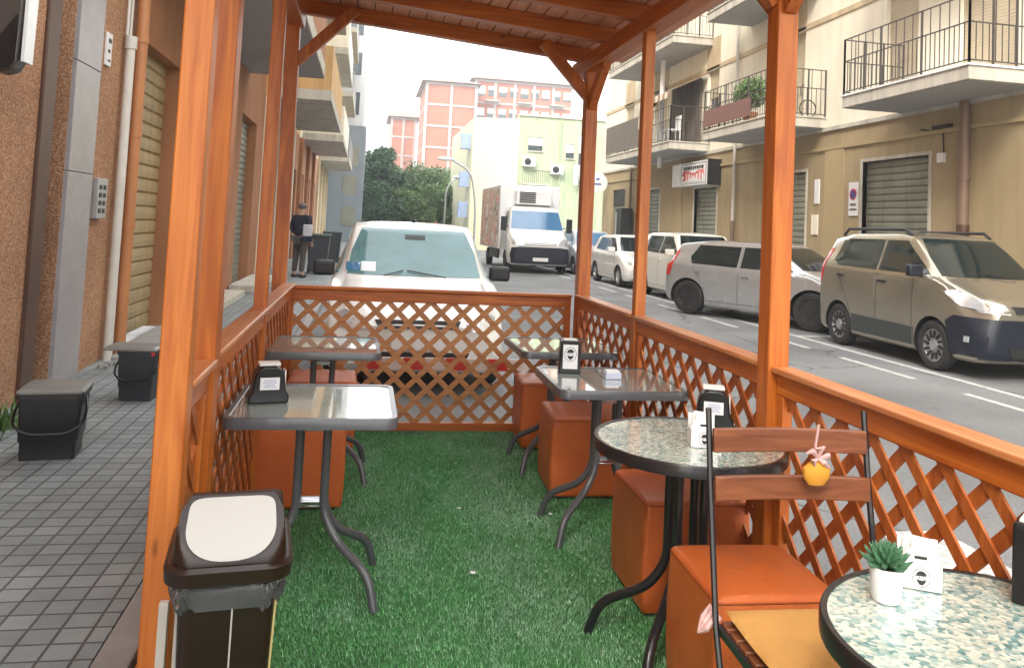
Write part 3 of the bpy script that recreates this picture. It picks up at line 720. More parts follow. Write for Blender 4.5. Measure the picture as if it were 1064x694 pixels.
CD = thing('cable_conduit', 'pale cable conduits running down beside the front left post', 'conduit', (-.42, 2.1, 0))
MB().box(-.413, -.398, 2.17, 2.187, -.004, .62).build('conduit', PIPEW, CD, bevel=.002)
MB().box(-.452, -.43, 2.165, 2.187, -.004, .47).build('conduit', PIPEW, CD, bevel=.002)

# ------------------------------------------------------------------ waste caddies on the pavement
def caddy(name, label, x, y, w, d, h, mat, lid_ext, rz, grp):
    T = thing(name, label, 'bin', (0, 0, 0), grp)
    loft(MB(), [ringr(w*.43, d*.43, .02, 0), ringr(w*.44, d*.44, .02, .1), ringr(w*.465, d*.465, .02, .11), ringr(w*.49, d*.49, .02, h-.03), ringr(w*.52, d*.52, .02, h-.028), ringr(w*.52, d*.52, .02, h)]).build('body', mat, T, smooth=True, world=False)
    l = loft(MB(), [ringr(w*.53+lid_ext/2, d*.53, .02, h+.001), ringr(w*.53+lid_ext/2, d*.53, .02, h+.012), ringr(w*.46+lid_ext/2, d*.46, .02, h+.03)]); l.v = [(a-lid_ext/2, b, c) for a, b, c in l.v]
    l.build('lid', BIN_L, T, smooth=True, world=False)
    hp = [(w*.5, -.0, h-.05), (w*.56, -d*.3, h-.10), (w*.54, -d*.56, h*.55), (w*.3, -d*.6, h*.42), (-w*.3, -d*.6, h*.42), (-w*.54, -d*.56, h*.55), (-w*.56, -d*.3, h-.10), (-w*.5, 0, h-.05)]
    MB().tube(bend(hp, .04), .008, 8).build('handle', PLAST_BLK, T, smooth=True, world=False)
    MB().box(w*.42, w*.5, -d*.55, -d*.5, h-.03, h-.005).build('latch', INKR if lid_ext else PLAST_BLK, T, world=False)
    T.location = (x, y, 0); T.rotation_euler.z = R(rz)
caddy('food_waste_bin', 'charcoal waste bin with grey lid nearest on the left pavement', -1.72, 5.12, .33, .28, .375, BIN_D, 0, 8, 'small waste bins on the pavement')
caddy('food_waste_bin', 'slate blue waste bin with overhanging lid and red latch by the orange pipe', -1.63, 6.60, .27, .25, .375, BIN_S, .10, -4, 'small waste bins on the pavement')

# ------------------------------------------------------------------ left street side
def balcony_slab_left(B, y0, y1, z, xo=-.965, railmat=None, mat=CONC):
    s = MB().box(xo, -2.402, y0, y1, z, z+.26) if False else MB().box(-2.398, xo, y0, y1, z, z+.26)
    S = s.build('balcony', mat, B, bevel=.01)
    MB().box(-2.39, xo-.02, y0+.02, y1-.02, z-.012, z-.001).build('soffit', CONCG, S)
    return S
LB = thing('apartment_building', 'brown granular plaster building with roller shutters at the left edge', 'building', (-2.4, 7, 0))
w = MB(); holes(w, 'x', -2.8, -2.4, -3, 8.7, .002, 4.2, [(6.58, 6.93, 0, 3.6)]); w.build('wall', PL_GRAN, LB)
w = MB(); holes(w, 'x', -2.8, -2.4, 8.7, 18.8, .002, 4.2, [(8.88, 10.62, 0, 3.22), (15.7, 17.7, 0, 3.35)]); w.build('wall', PL_TERR, LB)
w = MB(); holes(w, 'x', -2.8, -2.4, -3, 18.8, 4.2, 17, [(y, y+1.1, z, z+2.3) for y in (1, 5, 9.5, 13.5, 17) for z in (4.5, 7.7, 10.9, 14.1)]); w.build('upper_wall', PL_TERR, LB)
for y in (1, 5, 9.5, 13.5, 17):
    for z in (4.5, 7.7, 10.9, 14.1): MB().box(-2.6, -2.55, y, y+1.1, z, z+2.3).build('window', SHUT_W, LB)
D = MB().box(-2.66, -2.62, 6.6, 6.92, 0, 3.58).build('glass_door', DGLASS, LB)
MB().box(-2.62, -2.60, 6.582, 6.62, .0, 3.58).box(-2.62, -2.60, 6.62, 6.92, 2.3, 2.36).box(-2.62, -2.60, 6.885, 6.92, 0, 2.298).box(-2.62, -2.6, 6.62, 6.884, .9, .95).build('door_frame', P_TRIM, D)
MB().box(-2.52, -2.372, 6.34, 6.575, .002, 3.7).build('door_surround', DBROWN, LB, bevel=.01)
MB().box(-2.5, -2.365, 6.935, 7.52, .002, 1.72).box(-2.5, -2.365, 6.935, 7.52, 1.726, 2.62).box(-2.5, -2.365, 6.935, 7.52, 2.626, 4.1).build('marble_pilaster', MARB, LB, bevel=.004)
MB().box(-2.398, -2.34, 7.6, 7.86, 1.34, 1.70).build('intercom_panel', ALU, LB, bevel=.005)
for k in range(4):
    for j in range(2): MB().box(-2.34, -2.335, 7.64+j*.11, 7.70+j*.11, 1.39+k*.07, 1.43+k*.07).build('intercom_button', P_TRIM, LB)
MB().box(-2.398, -2.375, 7.66, 7.80, 2.72, 3.02).build('number_plate', WHITEP, LB, bevel=.004)
m = MB().box(-2.374, -2.372, 7.69, 7.77, 2.93, 2.97).box(-2.374, -2.372, 7.69, 7.75, 2.84, 2.87).box(-2.374, -2.372, 7.70, 7.77, 2.76, 2.78).build('number_plate_print', INK, LB)
MB().tube([(-2.33, 8.2, 0), (-2.33, 8.2, 3.05)], .042, 14).tube([(-2.33, 8.2, 2.98), (-2.33, 8.2, 3.1)], .055, 14).build('white_pipe', PIPEW, LB, smooth=True)
MB().tube([(-2.36, 8.16, 3.1), (-2.36, 8.16, 4.2)], .014, 8).tube([(-2.36, 8.26, 3.1), (-2.36, 8.26, 4.2)], .014, 8).build('cable', PIPEW, LB, smooth=True)
p = MB().tube([(-2.31, 8.48, 0), (-2.31, 8.48, 4.2)], .058, 16)
for z in (1.25, 2.15, 3.1): p.tube([(-2.31, 8.48, z), (-2.31, 8.48, z+.07)], .066, 16)
p.build('orange_downpipe', PIPEO, LB, smooth=True)
m = MB(); corrugated(m, -2.6, 8.9, 10.6, 0.02, 3.25, .155, .03, 1); m.build('roller_shutter', SHUT_T, LB)
m = MB(); corrugated(m, -2.6, 15.72, 17.68, 0.02, 3.34, .12, .02, 1); m.build('roller_shutter', SHUT_G, LB)
MB().box(-2.38, -1.98, 8.75, 10.9, .003, .05).build('doorstep', KERB, LB, bevel=.008)
MB().box(-2.38, -1.9, 15.3, 18.2, .003, .14).build('doorstep', CONC, LB, bevel=.01); MB().box(-2.38, -2.0, 11.9, 14.6, .003, .12).build('doorstep', CONC, LB, bevel=.01)
for y in (12.6, 14.0): MB().box(-2.397, -2.385, y, y+.16, 1.68, 1.8).build('vent_plate', P_TRIM, LB)
MB().box(-2.397, -2.36, 13.3, 13.5, 2.5, 2.75).build('junction_box', PL_TAN2, LB, bevel=.01)
MB().box(-2.398, -2.30, 10.9, 11.3, .002, 3.9).build('pilaster', PL_TERR, LB, bevel=.01)
for z in (4.2, 7.4, 10.6): 
    S = balcony_slab_left(LB, 8.2, 16.2, z)
    m = MB(); m.box(-1.02, -.985, 8.2, 16.2, z+.262, z+1.3); m.build('parapet', PL_TERR, S)
# old crumbling bits at pipe foot
rubble = MB()
for k in range(9): rubble.ico((-2.28+random.uniform(-.06, .12), 8.02+random.uniform(-.3, .4), .02), random.uniform(.02, .05), random.uniform(.02, .05), random.uniform(.015, .04), sub=1)
tag(rubble.build('pipe_base_stones', KERB), 'small grey stones at the foot of the white pipe', 'stones')
# weeds by wall
def blades(name, label, cat, x, y, z, n, h, sp, mat, group=None):
    m = MB(); tv = []
    for k in range(n):
        a = random.uniform(0, 6.28); r = abs(random.gauss(0, sp)); bx, by = x+r*math.cos(a), y+r*math.sin(a)*1.5; hh = h*random.uniform(.4, 1.1); l = random.uniform(.2, .7)*hh; w_ = .004+.004*random.random()
        d = random.uniform(0, 6.28); dx, dy = math.cos(d)*l, math.sin(d)*l; px, py = -math.sin(d)*w_, math.cos(d)*w_
        m.add([(bx-px, by-py, z), (bx+px, by+py, z), (bx+dx*.5+px, by+dy*.5+py, z+hh*.7), (bx+dx*.5-px, by+dy*.5-py, z+hh*.7), (bx+dx, by+dy, z+hh)], [(0, 1, 2, 3), (3, 2, 4)])
        t = random.random(); tv += [t]*5
    o = m.build(name, mat); at = o.data.attributes.new('tint', 'FLOAT', 'POINT'); at.data.foreach_set('value', tv); return tag(o, label, cat, group)
blades('weed_tuft', 'green weeds growing against the brown wall behind the nearest waste bin', 'weeds', -2.22, 5.62, 0, 160, .16, .10, PLANTL)['kind'] = 'stuff'

AW = thing('awning_housing', 'dark glossy awning end with a white edge high at the top left corner', 'awning', (-2.2, 4.9, 2.2))
prof = [(-2.398, 3.3), (-1.96, 3.3), (-1.965, 2.5), (-1.975, 2.24), (-2.0, 2.19), (-2.06, 2.17), (-2.14, 2.19), (-2.3, 2.25), (-2.398, 2.3)]
MB().prism(prof, 'y', 4.87, 5.0).build('casing', M('awning_grey_metal', (.06, .052, .048), .3, .1, coat=.2), AW, bevel=.012, seg=3)
MB().prism([(-1.957, 3.3), (-1.93, 3.3), (-1.945, 2.24), (-1.962, 2.24)], 'y', 4.88, 5.01).build('edge_strip', CERAM, AW, bevel=.004)
MB().prism([(-2.398, 2.36), (-2.2, 2.32), (-2.06, 2.38), (-1.985, 2.5), (-1.985, 2.24), (-2.01, 2.198), (-2.06, 2.178), (-2.14, 2.197), (-2.3, 2.256), (-2.398, 2.305)], 'y', 4.85, 4.868).build('end_cap', PLAST_BLK, AW)

def left_block(label, y0, y1, mats, pil, zt, bal, rail, floors=4, xw=-2.4):
    B = thing('apartment_building', label, 'building', (xw, (y0+y1)/2, 0), 'apartment buildings along the left pavement')
    n = max(1, int((y1-y0)/2.6)); st = (y1-y0)/n
    hs = [(y0+st*i+.5, y0+st*i+st-.55, 0, 3.0) for i in range(n)]
    w = MB(); holes(w, 'x', xw-.4, xw, y0+.003, y1-.003, .002, 4.2, hs); w.build('wall', mats[0], B)
    for i in range(n):
        m = MB(); corrugated(m, xw-.2, hs[i][0], hs[i][1], .02, 3.0, .13, .02, 1); m.build('roller_shutter', [SHUT_T, SHUT_G, DBROWN][i % 3], B)
        MB().box(xw+.002, xw+.12, y0+st*i-.18+.2, y0+st*i+.42, .002, 4.15).build('pilaster', pil, B)
    us = [(y0+st*i+.6, y0+st*i+1.7, z, z+2.2) for i in range(n) for z in (4.5, 7.7, 10.9, 14.1)][:n*floors]
    w = MB(); holes(w, 'x', xw-.4, xw, y0+.003, y1-.003, 4.2, zt, [u for u in us if u[3] < zt]); w.build('upper_wall', mats[1], B)
    for u in us:
        if u[3] < zt: MB().box(xw-.2, xw-.15, *u).build('window', SHUT_W, B)
    for (a, b) in bal:
        for fz in range(floors-1):
            z = 4.2+3.2*fz; S = MB().box(xw+.002, -.965, a, b, z, z+.24).build('balcony', CONC, B)
            if rail == 'solid':
                MB().box(-1.02, -.98, a, b, z+.242, z+1.3).box(xw+.002, -1.022, a, a+.04, z+.242, z+1.3).build('parapet', mats[1], S)
            else:
                m = MB(); k = a
                while k < b: m.box(-.995, -.98, k, k+.015, z+.242, z+1.2); k += .13
                m.box(-1.0, -.97, a, b, z+1.2, z+1.24); xx = xw+.1
                while xx < -1.0: m.box(xx, xx+.015, a, a+.015, z+.242, z+1.2); xx += .13
                m.box(xw, -.97, a-.005, a+.025, z+1.2, z+1.24); m.build('railing', ALU if rail == 'alu' else IRON, S)
    return B
left_block('ochre building with a tan parapet balcony behind the standing person', 18.8, 28.4, (PL_TERR, OCHRE), PL_CREAM, 17, [(19.2, 26.4)], 'solid')
left_block('salmon building with pale balconies further along the left pavement', 28.4, 38.6, (PINKP, PL_CREAM), PL_TERR, 16.6, [(29.4, 37)], 'solid')
left_block('cream building with metal balcony railings near the end of the left side', 38.6, 50, (PL_CREAM, OCHRE), PL_BEIGE, 17.3, [(39.6, 48)], 'alu')
BB = thing('apartment_building', 'blue grey building jutting out at the far end of the left pavement', 'building', (-2, 55, 0))
MB().box(-9, -.3, 50.2, 62, ROAD, 7.2).build('wall', BLUEG, BB)
for z in (1.0, 2.9, 4.7): MB().box(-1.5, -.65, 50.16, 50.197, z, z+1.2).build('window', SHUT_G, BB)
MB().box(-8.9, -.45, 50.4, 61.8, 7.2, 17).build('upper_wall', P_SILV, BB)
for z in (7.4, 9.9, 12.4, 14.9): MB().box(-1.6, -.8, 50.36, 50.397, z+.5, z+1.9).build('window', WGLASS, BB)

# ------------------------------------------------------------------ right building
XB = 10.0
RB = thing('apartment_building', 'long tan and cream building with three balconies across the street', 'building', (XB, 18, 0))
sh = [(12.88, 14.85, 3.12), (17.0, 18.7, 3.05), (21.8, 23.4, 2.88), (30.2, 31.8, 3.15), (5.5, 8.2, 3.12), (26.4, 28.2, 3.0)]
w = MB(); holes(w, 'x', XB, XB+.4, -6, 33.2, -.008, 3.96, [(a, b, -.008, z) for a, b, z in sh]); w.build('wall', PL_TAN, RB)
for a, b, z in sh[:3]+[sh[4], sh[5]]:
    m = MB(); corrugated(m, XB+.13, a+.003, b-.003, 0, z, .135, .028, -1); m.build('roller_shutter', SHUT_G, RB)
    MB().box(XB-.02, XB+.1, a-.07, a, 0, z+.07).box(XB-.02, XB+.1, b, b+.07, 0, z+.07).box(XB-.022, XB+.1, a, b, z, z+.07).build('shutter_frame', CONC, RB)
DD = MB().box(XB+.12, XB+.16, 30.2, 31.8, 0, 2.1).box(XB+.05, XB+.1, 30.2, 31.8, 2.5, 3.15).build('door', P_TRIM, RB)
m = MB(); corrugated(m, XB+.1, 30.2, 31.8, 2.1, 3.14, .12, .02, -1); m.build('roller_shutter', SHUT_G, RB)
w = MB(); up = []
cols = [(13.25, 14.2, 1), (10.9, 12.2, 2), (17.2, 18.4, 1), (21.9, 22.7, 0), (26.0, 27.2, 1), (29.5, 30.5, 0), (7.8, 8.8, 1), (4, 5, 1)]
for a, b, k in cols:
    for z in (4.24, 7.44, 10.64): up.append((a, b, z if k else z+.9, z+2.2))
holes(w, 'x', XB, XB+.4, -6, 33.2, 3.96, 13.6, up); w.build('upper_wall', PL_CREAM, RB)
for a, b, z0, z1 in up:
    W_ = MB().box(XB+.14, XB+.16, a, b, z0, z1).build('window', WGLASS, RB)
    m = MB(); corrugated(m, XB+.10, a+.002, b-.002, z0+(z1-z0)*(.35 if a in (26.0, 21.9) else .02), z1, .055, .008, -1); m.build('roller_blind', SHUT_W, W_)
    MB().box(XB-.03, XB+.03, a-.06, b+.06, z1+.002, z1+.07).build('lintel', CONC, W_)
for a, b, k in cols:
    for z in (3.99, 6.56, 9.76):
        zz = 4.24 if z == 3.99 else z+.9
        if z > 4: MB().box(XB-.012, XB-.001, a-.06, b+.06, z-.02+.0, z+.86-.02).build('beige_panel', PL_BEIGE, RB)
for a, b in ((15.5, 16.2), (24.4, 24.9)): MB().box(XB-.035, XB-.001, a, b, -.005, 3.47).build('pilaster', PL_TAN2, RB)
MB().box(XB-.045, XB-.001, -6, 33.2, 3.475, 3.55).build('cornice', PL_TAN2, RB); MB().box(XB-.06, XB-.001, -6, 33.2, 3.90, 3.985).build('cornice', CONC, RB)
MB().box(XB-.03, XB-.001, -6, 33.2, 6.42, 6.54).build('string_course', PL_BEIGE, RB); MB().box(XB-.03, XB-.001, -6, 33.2, 9.62, 9.74).build('string_course', PL_BEIGE, RB)
MB().box(XB-.35, XB+.5, -6, 33.4, 13.6, 13.85).build('eaves', CONC, RB)
MB().box(XB+.41, XB+9, -6, 33.2, 0, 13.58).build('building_core', PL_CREAM, RB)
def downpipe(y, z0, z1, r=.06, m=PIPEB, x=XB-.09): 
    p = MB().tube([(x, y, z0), (x, y, z1)], r, 12)
    for q in (1.2, 2.6, 5.0, 7.2): 
        if z0 < q < z1: p.tube([(x, y, q), (x, y, q+.05)], r*1.2, 12)
    p.build('downpipe', m, RB, smooth=True)
downpipe(11.92, 0, 3.95, .085, PIPEB); downpipe(20.55, 0, 13.4, .045, PIPEW); MB().tube([(XB-.09, 20.55, 0), (XB-.09, 20.55, 1.9)], .06, 12).build('pipe_shoe', PIPEB, RB, smooth=True)
MB().tube([(XB-.09, 11.92, 0), (XB-.09, 11.92, 1.85)], .1, 12).build('pipe_shoe', DBROWN, RB, smooth=True)
downpipe(24.95, 3.6, 13.4, .08, CERAM, XB-.6)
downpipe(29.3, 0, 3.9, .05)
m = MB().box(XB-.06, XB-.001, 12.45, 12.62, 2.95, 3.12).build('electric_box', WHITEP, RB, bevel=.005)
MB().tube([(XB-.015, 12.5, 3.12), (XB-.015, 12.52, 3.5), (XB-.015, 13.1, 3.6)], .012, 6).box(XB-.07, XB-.001, 12.3, 12.75, 3.56, 3.62).build('cable', P_TRIM, RB)
MB().box(XB-.03, XB-.001, 16.42, 16.6, 2.3, 2.85).build('poster', WHITEP, RB); MB().box(XB-.03, XB-.001, 16.45, 16.7, 1.6, 2.05).build('poster', PL_CREAM, RB)
MB().box(XB-.03, XB-.001, 15.95, 16.15, 1.55, 1.85).build('green_plate', M('green_enamel', (.1, .35, .2), .5), RB)
def bal_right(y0, y1, z, xo=8.72, style=0):
    prof = [(xo, z+.09), (xo, z+.19), (XB-.001, z+.19), (XB-.001, z), (xo+.12, z)]
    S = MB().box(xo, XB-.002, y0, y1, z, z+.21).build('balcony', CONC, RB, bevel=.01)
    MB().box(xo-.025, XB-.003, y0-.025, y1+.025, z+.212, z+.245).build('balcony_floor_edge', CERAM if style == 1 else CONC, S)
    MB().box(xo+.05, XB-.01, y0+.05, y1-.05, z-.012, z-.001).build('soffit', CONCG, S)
    m = MB(); zb = z+.30; zt = z+1.30
    def seg(xa, ya, xb, yb):
        L = math.hypot(xb-xa, yb-ya); n = int(L/.105)
        for i in range(n+1):
            t = i/n; x = xa+(xb-xa)*t; y = ya+(yb-ya)*t; top = zt if i % 2 == 0 else zt-.42
            m.box(x-.006, x+.006, y-.006, y+.006, zb, top)
        for q in (zb, zt-.42, zt): m.bar((xa, ya, q), (xb, yb, q), .02, .018)
        for t in (0, .33, .66, 1):
            x = xa+(xb-xa)*t; y = ya+(yb-ya)*t; m.box(x-.014, x+.014, y-.014, y+.014, z+.06, zt+.01)
    seg(xo+.02, y0+.02, xo+.02, y1-.02); seg(xo+.02, y0+.02, XB-.02, y0+.02); seg(xo+.02, y1-.02, XB-.02, y1-.02)
    m.build('railing', IRON, S); return S
B1 = bal_right(10.42, 13.65, 3.98, style=1); B2 = bal_right(16.25, 20.0, 3.98); B3 = bal_right(22.4, 28.8, 3.98)
for a, b in ((10.42, 13.65), (16.6, 20.0), (22.4, 28.8)):
    for z in (7.18, 10.38): bal_right(a, b, z)
MB().box(8.69, 8.70, 17.3, 19.95, 4.32, 4.75).build('reed_screen', M('reddish_reed_screen', (.2, .1, .085), .8, .3, 30), B2)
MB().box(8.69, 8.70, 25.2, 28.75, 4.30, 5.28).build('canvas_screen', M('grey_brown_canvas', (.16, .14, .12), .8, .1), B3)
m = MB(); cols_ = []
for k in range(14):
    y = 22.6+k*.2; m.add([(XB-.05, y, 6.35), (XB-.05, y+.198, 6.35), (8.75, y+.198, 5.75), (8.75, y, 5.75), (8.74, y, 5.55), (8.74, y+.198, 5.55)], [(0, 1, 2, 3), (3, 2, 5, 4)], k % 2)
AWN = m.build('striped_awning', [M('awning_brown', (.3, .19, .13), .8), M('awning_cream', (.7, .62, .5), .8)]); AWN.modifiers.new('s', 'SOLIDIFY').thickness = .006
tag(AWN, 'brown and cream striped awning over the balcony beyond the thin wooden post', 'awning')
m = MB()
for k in range(9): m.box(9.9-.0, 9.94, 23.0+k*.27, 23.0+k*.27+.22, 4.3, 6.3)
m.build('curtain_strips', M('dark_taupe_curtain', (.15, .125, .11), .8, .2), B3)
WC = thing('balcony_chair', 'white plastic chair on the balcony beyond the thin wooden post', 'chair', (9.1, 23.2, 4.23))
MB().box(8.88, 9.32, 23.0, 23.42, 4.62, 4.66).build('seat', CERAM, WC); MB().box(9.29, 9.32, 23.0, 23.42, 4.662, 5.1).build('backrest', CERAM, WC, bevel=.01)
for xx in (8.9, 9.28):
    for yy in (23.02, 23.37): MB().box(xx, xx+.03, yy, yy+.03, 4.226, 4.618).build('leg', CERAM, WC)
BT = thing('balcony_shelf', 'white wire plant shelf on the far balcony', 'shelf', (9.0, 24.9, 4.23))
for z in (4.5, 4.85, 5.2): MB().box(8.85, 9.15, 24.6, 25.05, z, z+.02).build('shelf_board', CERAM, BT)
for xx in (8.85, 9.13):
    for yy in (24.6, 25.03): MB().box(xx, xx+.02, yy, yy+.02, 4.226, 5.4).build('upright', CERAM, BT)
def bush(name, label, c, r, n, mat, group=None, pot=True):
    T = thing(name, label, 'plant', (c[0], c[1], c[2]), group)
    if pot: MB().lathe([(0, 0), (.14, 0), (.18, .3), (.16, .3), (.15, .26), (0, .26)], c=c, n=20).build('pot', PIPEO, T, smooth=True)
    m = MB(); tv = []
    for k in range(n):
        d = Vector((random.gauss(0, 1), random.gauss(0, 1), random.gauss(0, 1))).normalized(); rr = random.random()**.5
        p = Vector((c[0]+d.x*r[0]*rr, c[1]+d.y*r[1]*rr, c[2]+.35+r[2]+d.z*r[2]*rr))
        s = .045*random.uniform(.7, 1.5); a = Vector((random.gauss(0, 1), random.gauss(0, 1), random.gauss(0, 1))).normalized(); b = a.orthogonal()
        m.add([p-a*s, p+b*s*.5, p+a*s, p-b*s*.5], [(0, 1, 2, 3)]); tv += [random.random()]*4
    o = m.build('foliage', mat, T); at = o.data.attributes.new('tint', 'FLOAT', 'POINT'); at.data.foreach_set('value', tv)
    return T
bush('balcony_plant', 'bushy green plant on the balcony beside the thick post', (9.15, 18.2, 4.23), (.35, .75, .42), 1500, PLANTL)
bush('balcony_plant', 'small plant on the shelf of the far balcony', (9.0, 24.8, 5.22), (.15, .2, .12), 160, PLANTL, pot=False)
BY = thing('bicycle', 'grey bicycle leaning on the balcony right of the thick post', 'bicycle', (9.35, 16.6, 4.23))
for xx in (9.05, 9.72):
    m = MB(); ring = [(xx+.2*math.cos(2*math.pi*k/20), 16.55, 4.44+.2*math.sin(2*math.pi*k/20)) for k in range(21)]; m.tube(ring, .014, 6)
    for k in range(6): a = math.pi*k/6; m.bar((xx-.2*math.cos(a), 16.55, 4.44-.2*math.sin(a)), (xx+.2*math.cos(a), 16.55, 4.44+.2*math.sin(a)), .003, .003, (0, 1, 0))
    m.build('wheel', P_TRIM, BY)
MB().tube([(9.05, 16.55, 4.44), (9.2, 16.55, 4.75), (9.55, 16.55, 4.72), (9.72, 16.55, 4.44), (9.4, 16.55, 4.42), (9.2, 16.55, 4.75)], .013, 6).build('frame', ALU, BY)
MB().tube([(9.55, 16.55, 4.72), (9.53, 16.55, 4.92), (9.53, 16.4, 4.95)], .012, 6).build('handlebar', P_TRIM, BY); MB().box(9.1, 9.26, 16.5, 16.6, 4.8, 4.83).build('saddle', P_TRIM, BY)
AC = thing('air_conditioner', 'white air conditioner unit on the second floor beside the balcony', 'air conditioner', (9.75, 20.9, 4.6))

bpy.data.objects.remove(AC)
# signs
def text(s, size, loc, rot, mat, parent, name='lettering', align='CENTER', ext=.003, sx=1, shear=0):
    cu_ = bpy.data.curves.new(name, 'FONT'); cu_.body = s; cu_.size = size; cu_.extrude = ext; cu_.align_x = align; cu_.align_y = 'CENTER'; cu_.shear = shear
    o = bpy.data.objects.new('tmp', cu_); COL.objects.link(o); dg = bpy.context.evaluated_depsgraph_get(); me = bpy.data.meshes.new_from_object(o.evaluated_get(dg))
    bpy.data.objects.remove(o)
    mt = Matrix.Translation(Vector(loc)-root_of(parent).location) @ rot.to_4x4() @ Matrix.Diagonal((sx, 1, 1, 1)); me.transform(mt)
    me.materials.clear(); me.materials.append(mat); me.name = name
    q = bpy.data.objects.new(name, me); COL.objects.link(q); q.parent = parent; return q
FACE_L = Matrix(((0, 0, -1), (-1, 0, 0), (0, 1, 0)))      # text on a wall facing -X, reading towards -Y
SG = thing('shop_sign', 'white box sign with red script above the narrow shutter', 'sign', (9.85, 22.6, 2.95))
MB().box(9.62, 9.998, 21.62, 24.35, 2.95, 3.66).build('sign_box', CERAM, SG, bevel=.01)
MB().box(9.60, 9.996, 21.54, 21.615, 2.93, 3.68).build('sign_end', P_TRIM, SG)
m = MB()
for (a, b, c_, d_) in ((21.75, 23.6, 3.60, 3.615), (21.75, 23.6, 3.0, 3.015), (21.75, 21.765, 3.015, 3.6), (23.585, 23.6, 3.015, 3.6)): m.box(9.612, 9.619, a, b, c_, d_)
m.build('border', IRON, SG)
m = MB(); xs = 23.4
for k, L in enumerate((.16, .09, .12, .14, .1, .13, .12, .1, .14)): m.box(9.612, 9.619, xs-L, xs, 3.43+.01*(k % 2), 3.53); xs -= L+.045
m.build('small_lettering', INK, SG)
m = MB(); pts = []
for k in range(90):
    t = k/89; a = t*2*math.pi*7.5; pts.append((9.612, 23.42-1.5*t+.05*math.cos(a), 3.24+(.1+.05*math.sin(t*9))*math.sin(a)+.02))
m.tube(pts, .016, 5); m.tube([(9.612, 23.3, 3.4), (9.612, 23.42, 3.3), (9.612, 23.25, 3.2), (9.612, 23.4, 3.1)], .02, 5); m.build('red_script', INKR, SG)
m = MB()
for k in range(9): m.box(9.612, 9.619, 22.05+k*.15, 22.05+k*.15+.1, 3.05, 3.075)
m.build('small_lettering', ALU, SG)
NP = thing('no_parking_sign', 'white no parking plate beside the wide shutter', 'sign', (9.98, 15.1, 2.0))
MB().box(9.975, 9.997, 14.97, 15.29, 2.02, 2.72).build('plate', WHITEP, NP)
m = MB(); m.lathe([(0, 9.968), (.12, 9.968), (.12, 9.972), (0, 9.972)], c=(0, 15.13, 2.47), axis='x', n=28); m.build('red_disc', INKR, NP)
m = MB(); m.lathe([(0, 9.963), (.09, 9.963), (.09, 9.967), (0, 9.967)], c=(0, 15.13, 2.47), axis='x', n=28); m.build('blue_disc', INKB, NP)
MB().bar((9.960, 15.13-.07, 2.47+.07), (9.960, 15.13+.07, 2.47-.07), .004, .022, (1, 0, 0)).build('red_bar', INKR, NP)
text('PASSO', .075, (9.972, 15.13, 2.25), FACE_L, INK, NP); text('CARRABILE', .055, (9.972, 15.13, 2.15), FACE_L, INK, NP)
RS = thing('round_sign', 'white round sign projecting from the building behind the far right post', 'sign', (9.6, 32.3, 2.9))
MB().lathe([(0, 32.20), (.42, 32.20), (.42, 32.26), (0, 32.26)], c=(9.45, 0, 3.45), axis='y', n=32).build('disc', CERAM, RS)
MB().box(9.3, 9.6, 32.19, 32.199, 3.36, 3.42).box(9.37, 9.52, 32.19, 32.199, 3.56, 3.64).build('blue_mark', INKB, RS)
MB().bar((9.87, 32.23, 3.45), (9.99, 32.23, 3.45), .03, .03).build('bracket', IRON, RS)
TB = thing('dark_cabinet', 'tall dark cabinet with a pale strip beside the dark doorway', 'cabinet', (9.6, 29.4, 0))
MB().box(9.45, 9.9, 28.9, 29.6, -.008, 2.35).build('casing', P_TRIM, TB, bevel=.02); MB().box(9.42, 9.448, 29.45, 29.55, 0, 2.2).build('strip', P_SILV, TB)

# ------------------------------------------------------------------ far things
GB = thing('corner_building', 'pale green and cream building at the end of the street behind the truck', 'building', (10, 50, 0))
MB().prism([(6.5, 51.0), (9.35, 50), (9.35, 64), (6.5, 64)], 'z', ROAD, 8.35).build('cream_wall', CREAMP, GB)
w = MB(); holes(w, 'y', 50, 50.4, 9.36, 16.5, ROAD, 8.55, [(9.95, 10.9, 6.35, 7.25), (12.45, 13.0, 6.0, 6.95), (10.3, 11.4, .1, 2.6), (13.3, 14.3, 5.6, 7.6)])
w.build('green_wall', GREENP, GB); MB().box(9.36, 16.5, 50.41, 64, ROAD, 8.54).build('building_core', GREENP, GB)
for a, b, c_, d_ in ((9.95, 10.9, 6.35, 7.25), (12.45, 13.0, 6.0, 6.95), (13.3, 14.3, 5.6, 7.6)):
    W_ = MB().box(a, b, 50.12, 50.16, c_, d_).build('window', WGLASS, GB); MB().box(a, b, 50.07, 50.11, c_+(d_-c_)*.4, d_).build('blind', CERAM, W_); MB().box(a-.06, b+.06, 49.9, 49.998, c_-.07, c_).build('sill', CONC, W_)
MB().box(10.3, 11.4, 50.1, 50.15, ROAD, 2.6).build('door', SHUT_G, GB)
MB().box(9.3, 16.6, 49.9, 50.5, 8.552, 8.7).build('parapet', CONC, GB); MB().tube([(12.05, 49.92, 0), (12.05, 49.92, 8.5)], .05, 8).build('downpipe', GREENP, GB, smooth=True)
S = MB().box(9.5, 11.3, 49.1, 49.998, 4.1, 4.25).build('balcony', CONC, GB); m = MB()
for k in range(15): m.box(9.52+k*.125, 9.54+k*.125, 49.12, 49.14, 4.25, 5.0)
m.box(9.5, 11.3, 49.11, 49.15, 5.0, 5.04); m.build('railing', IRON, S)
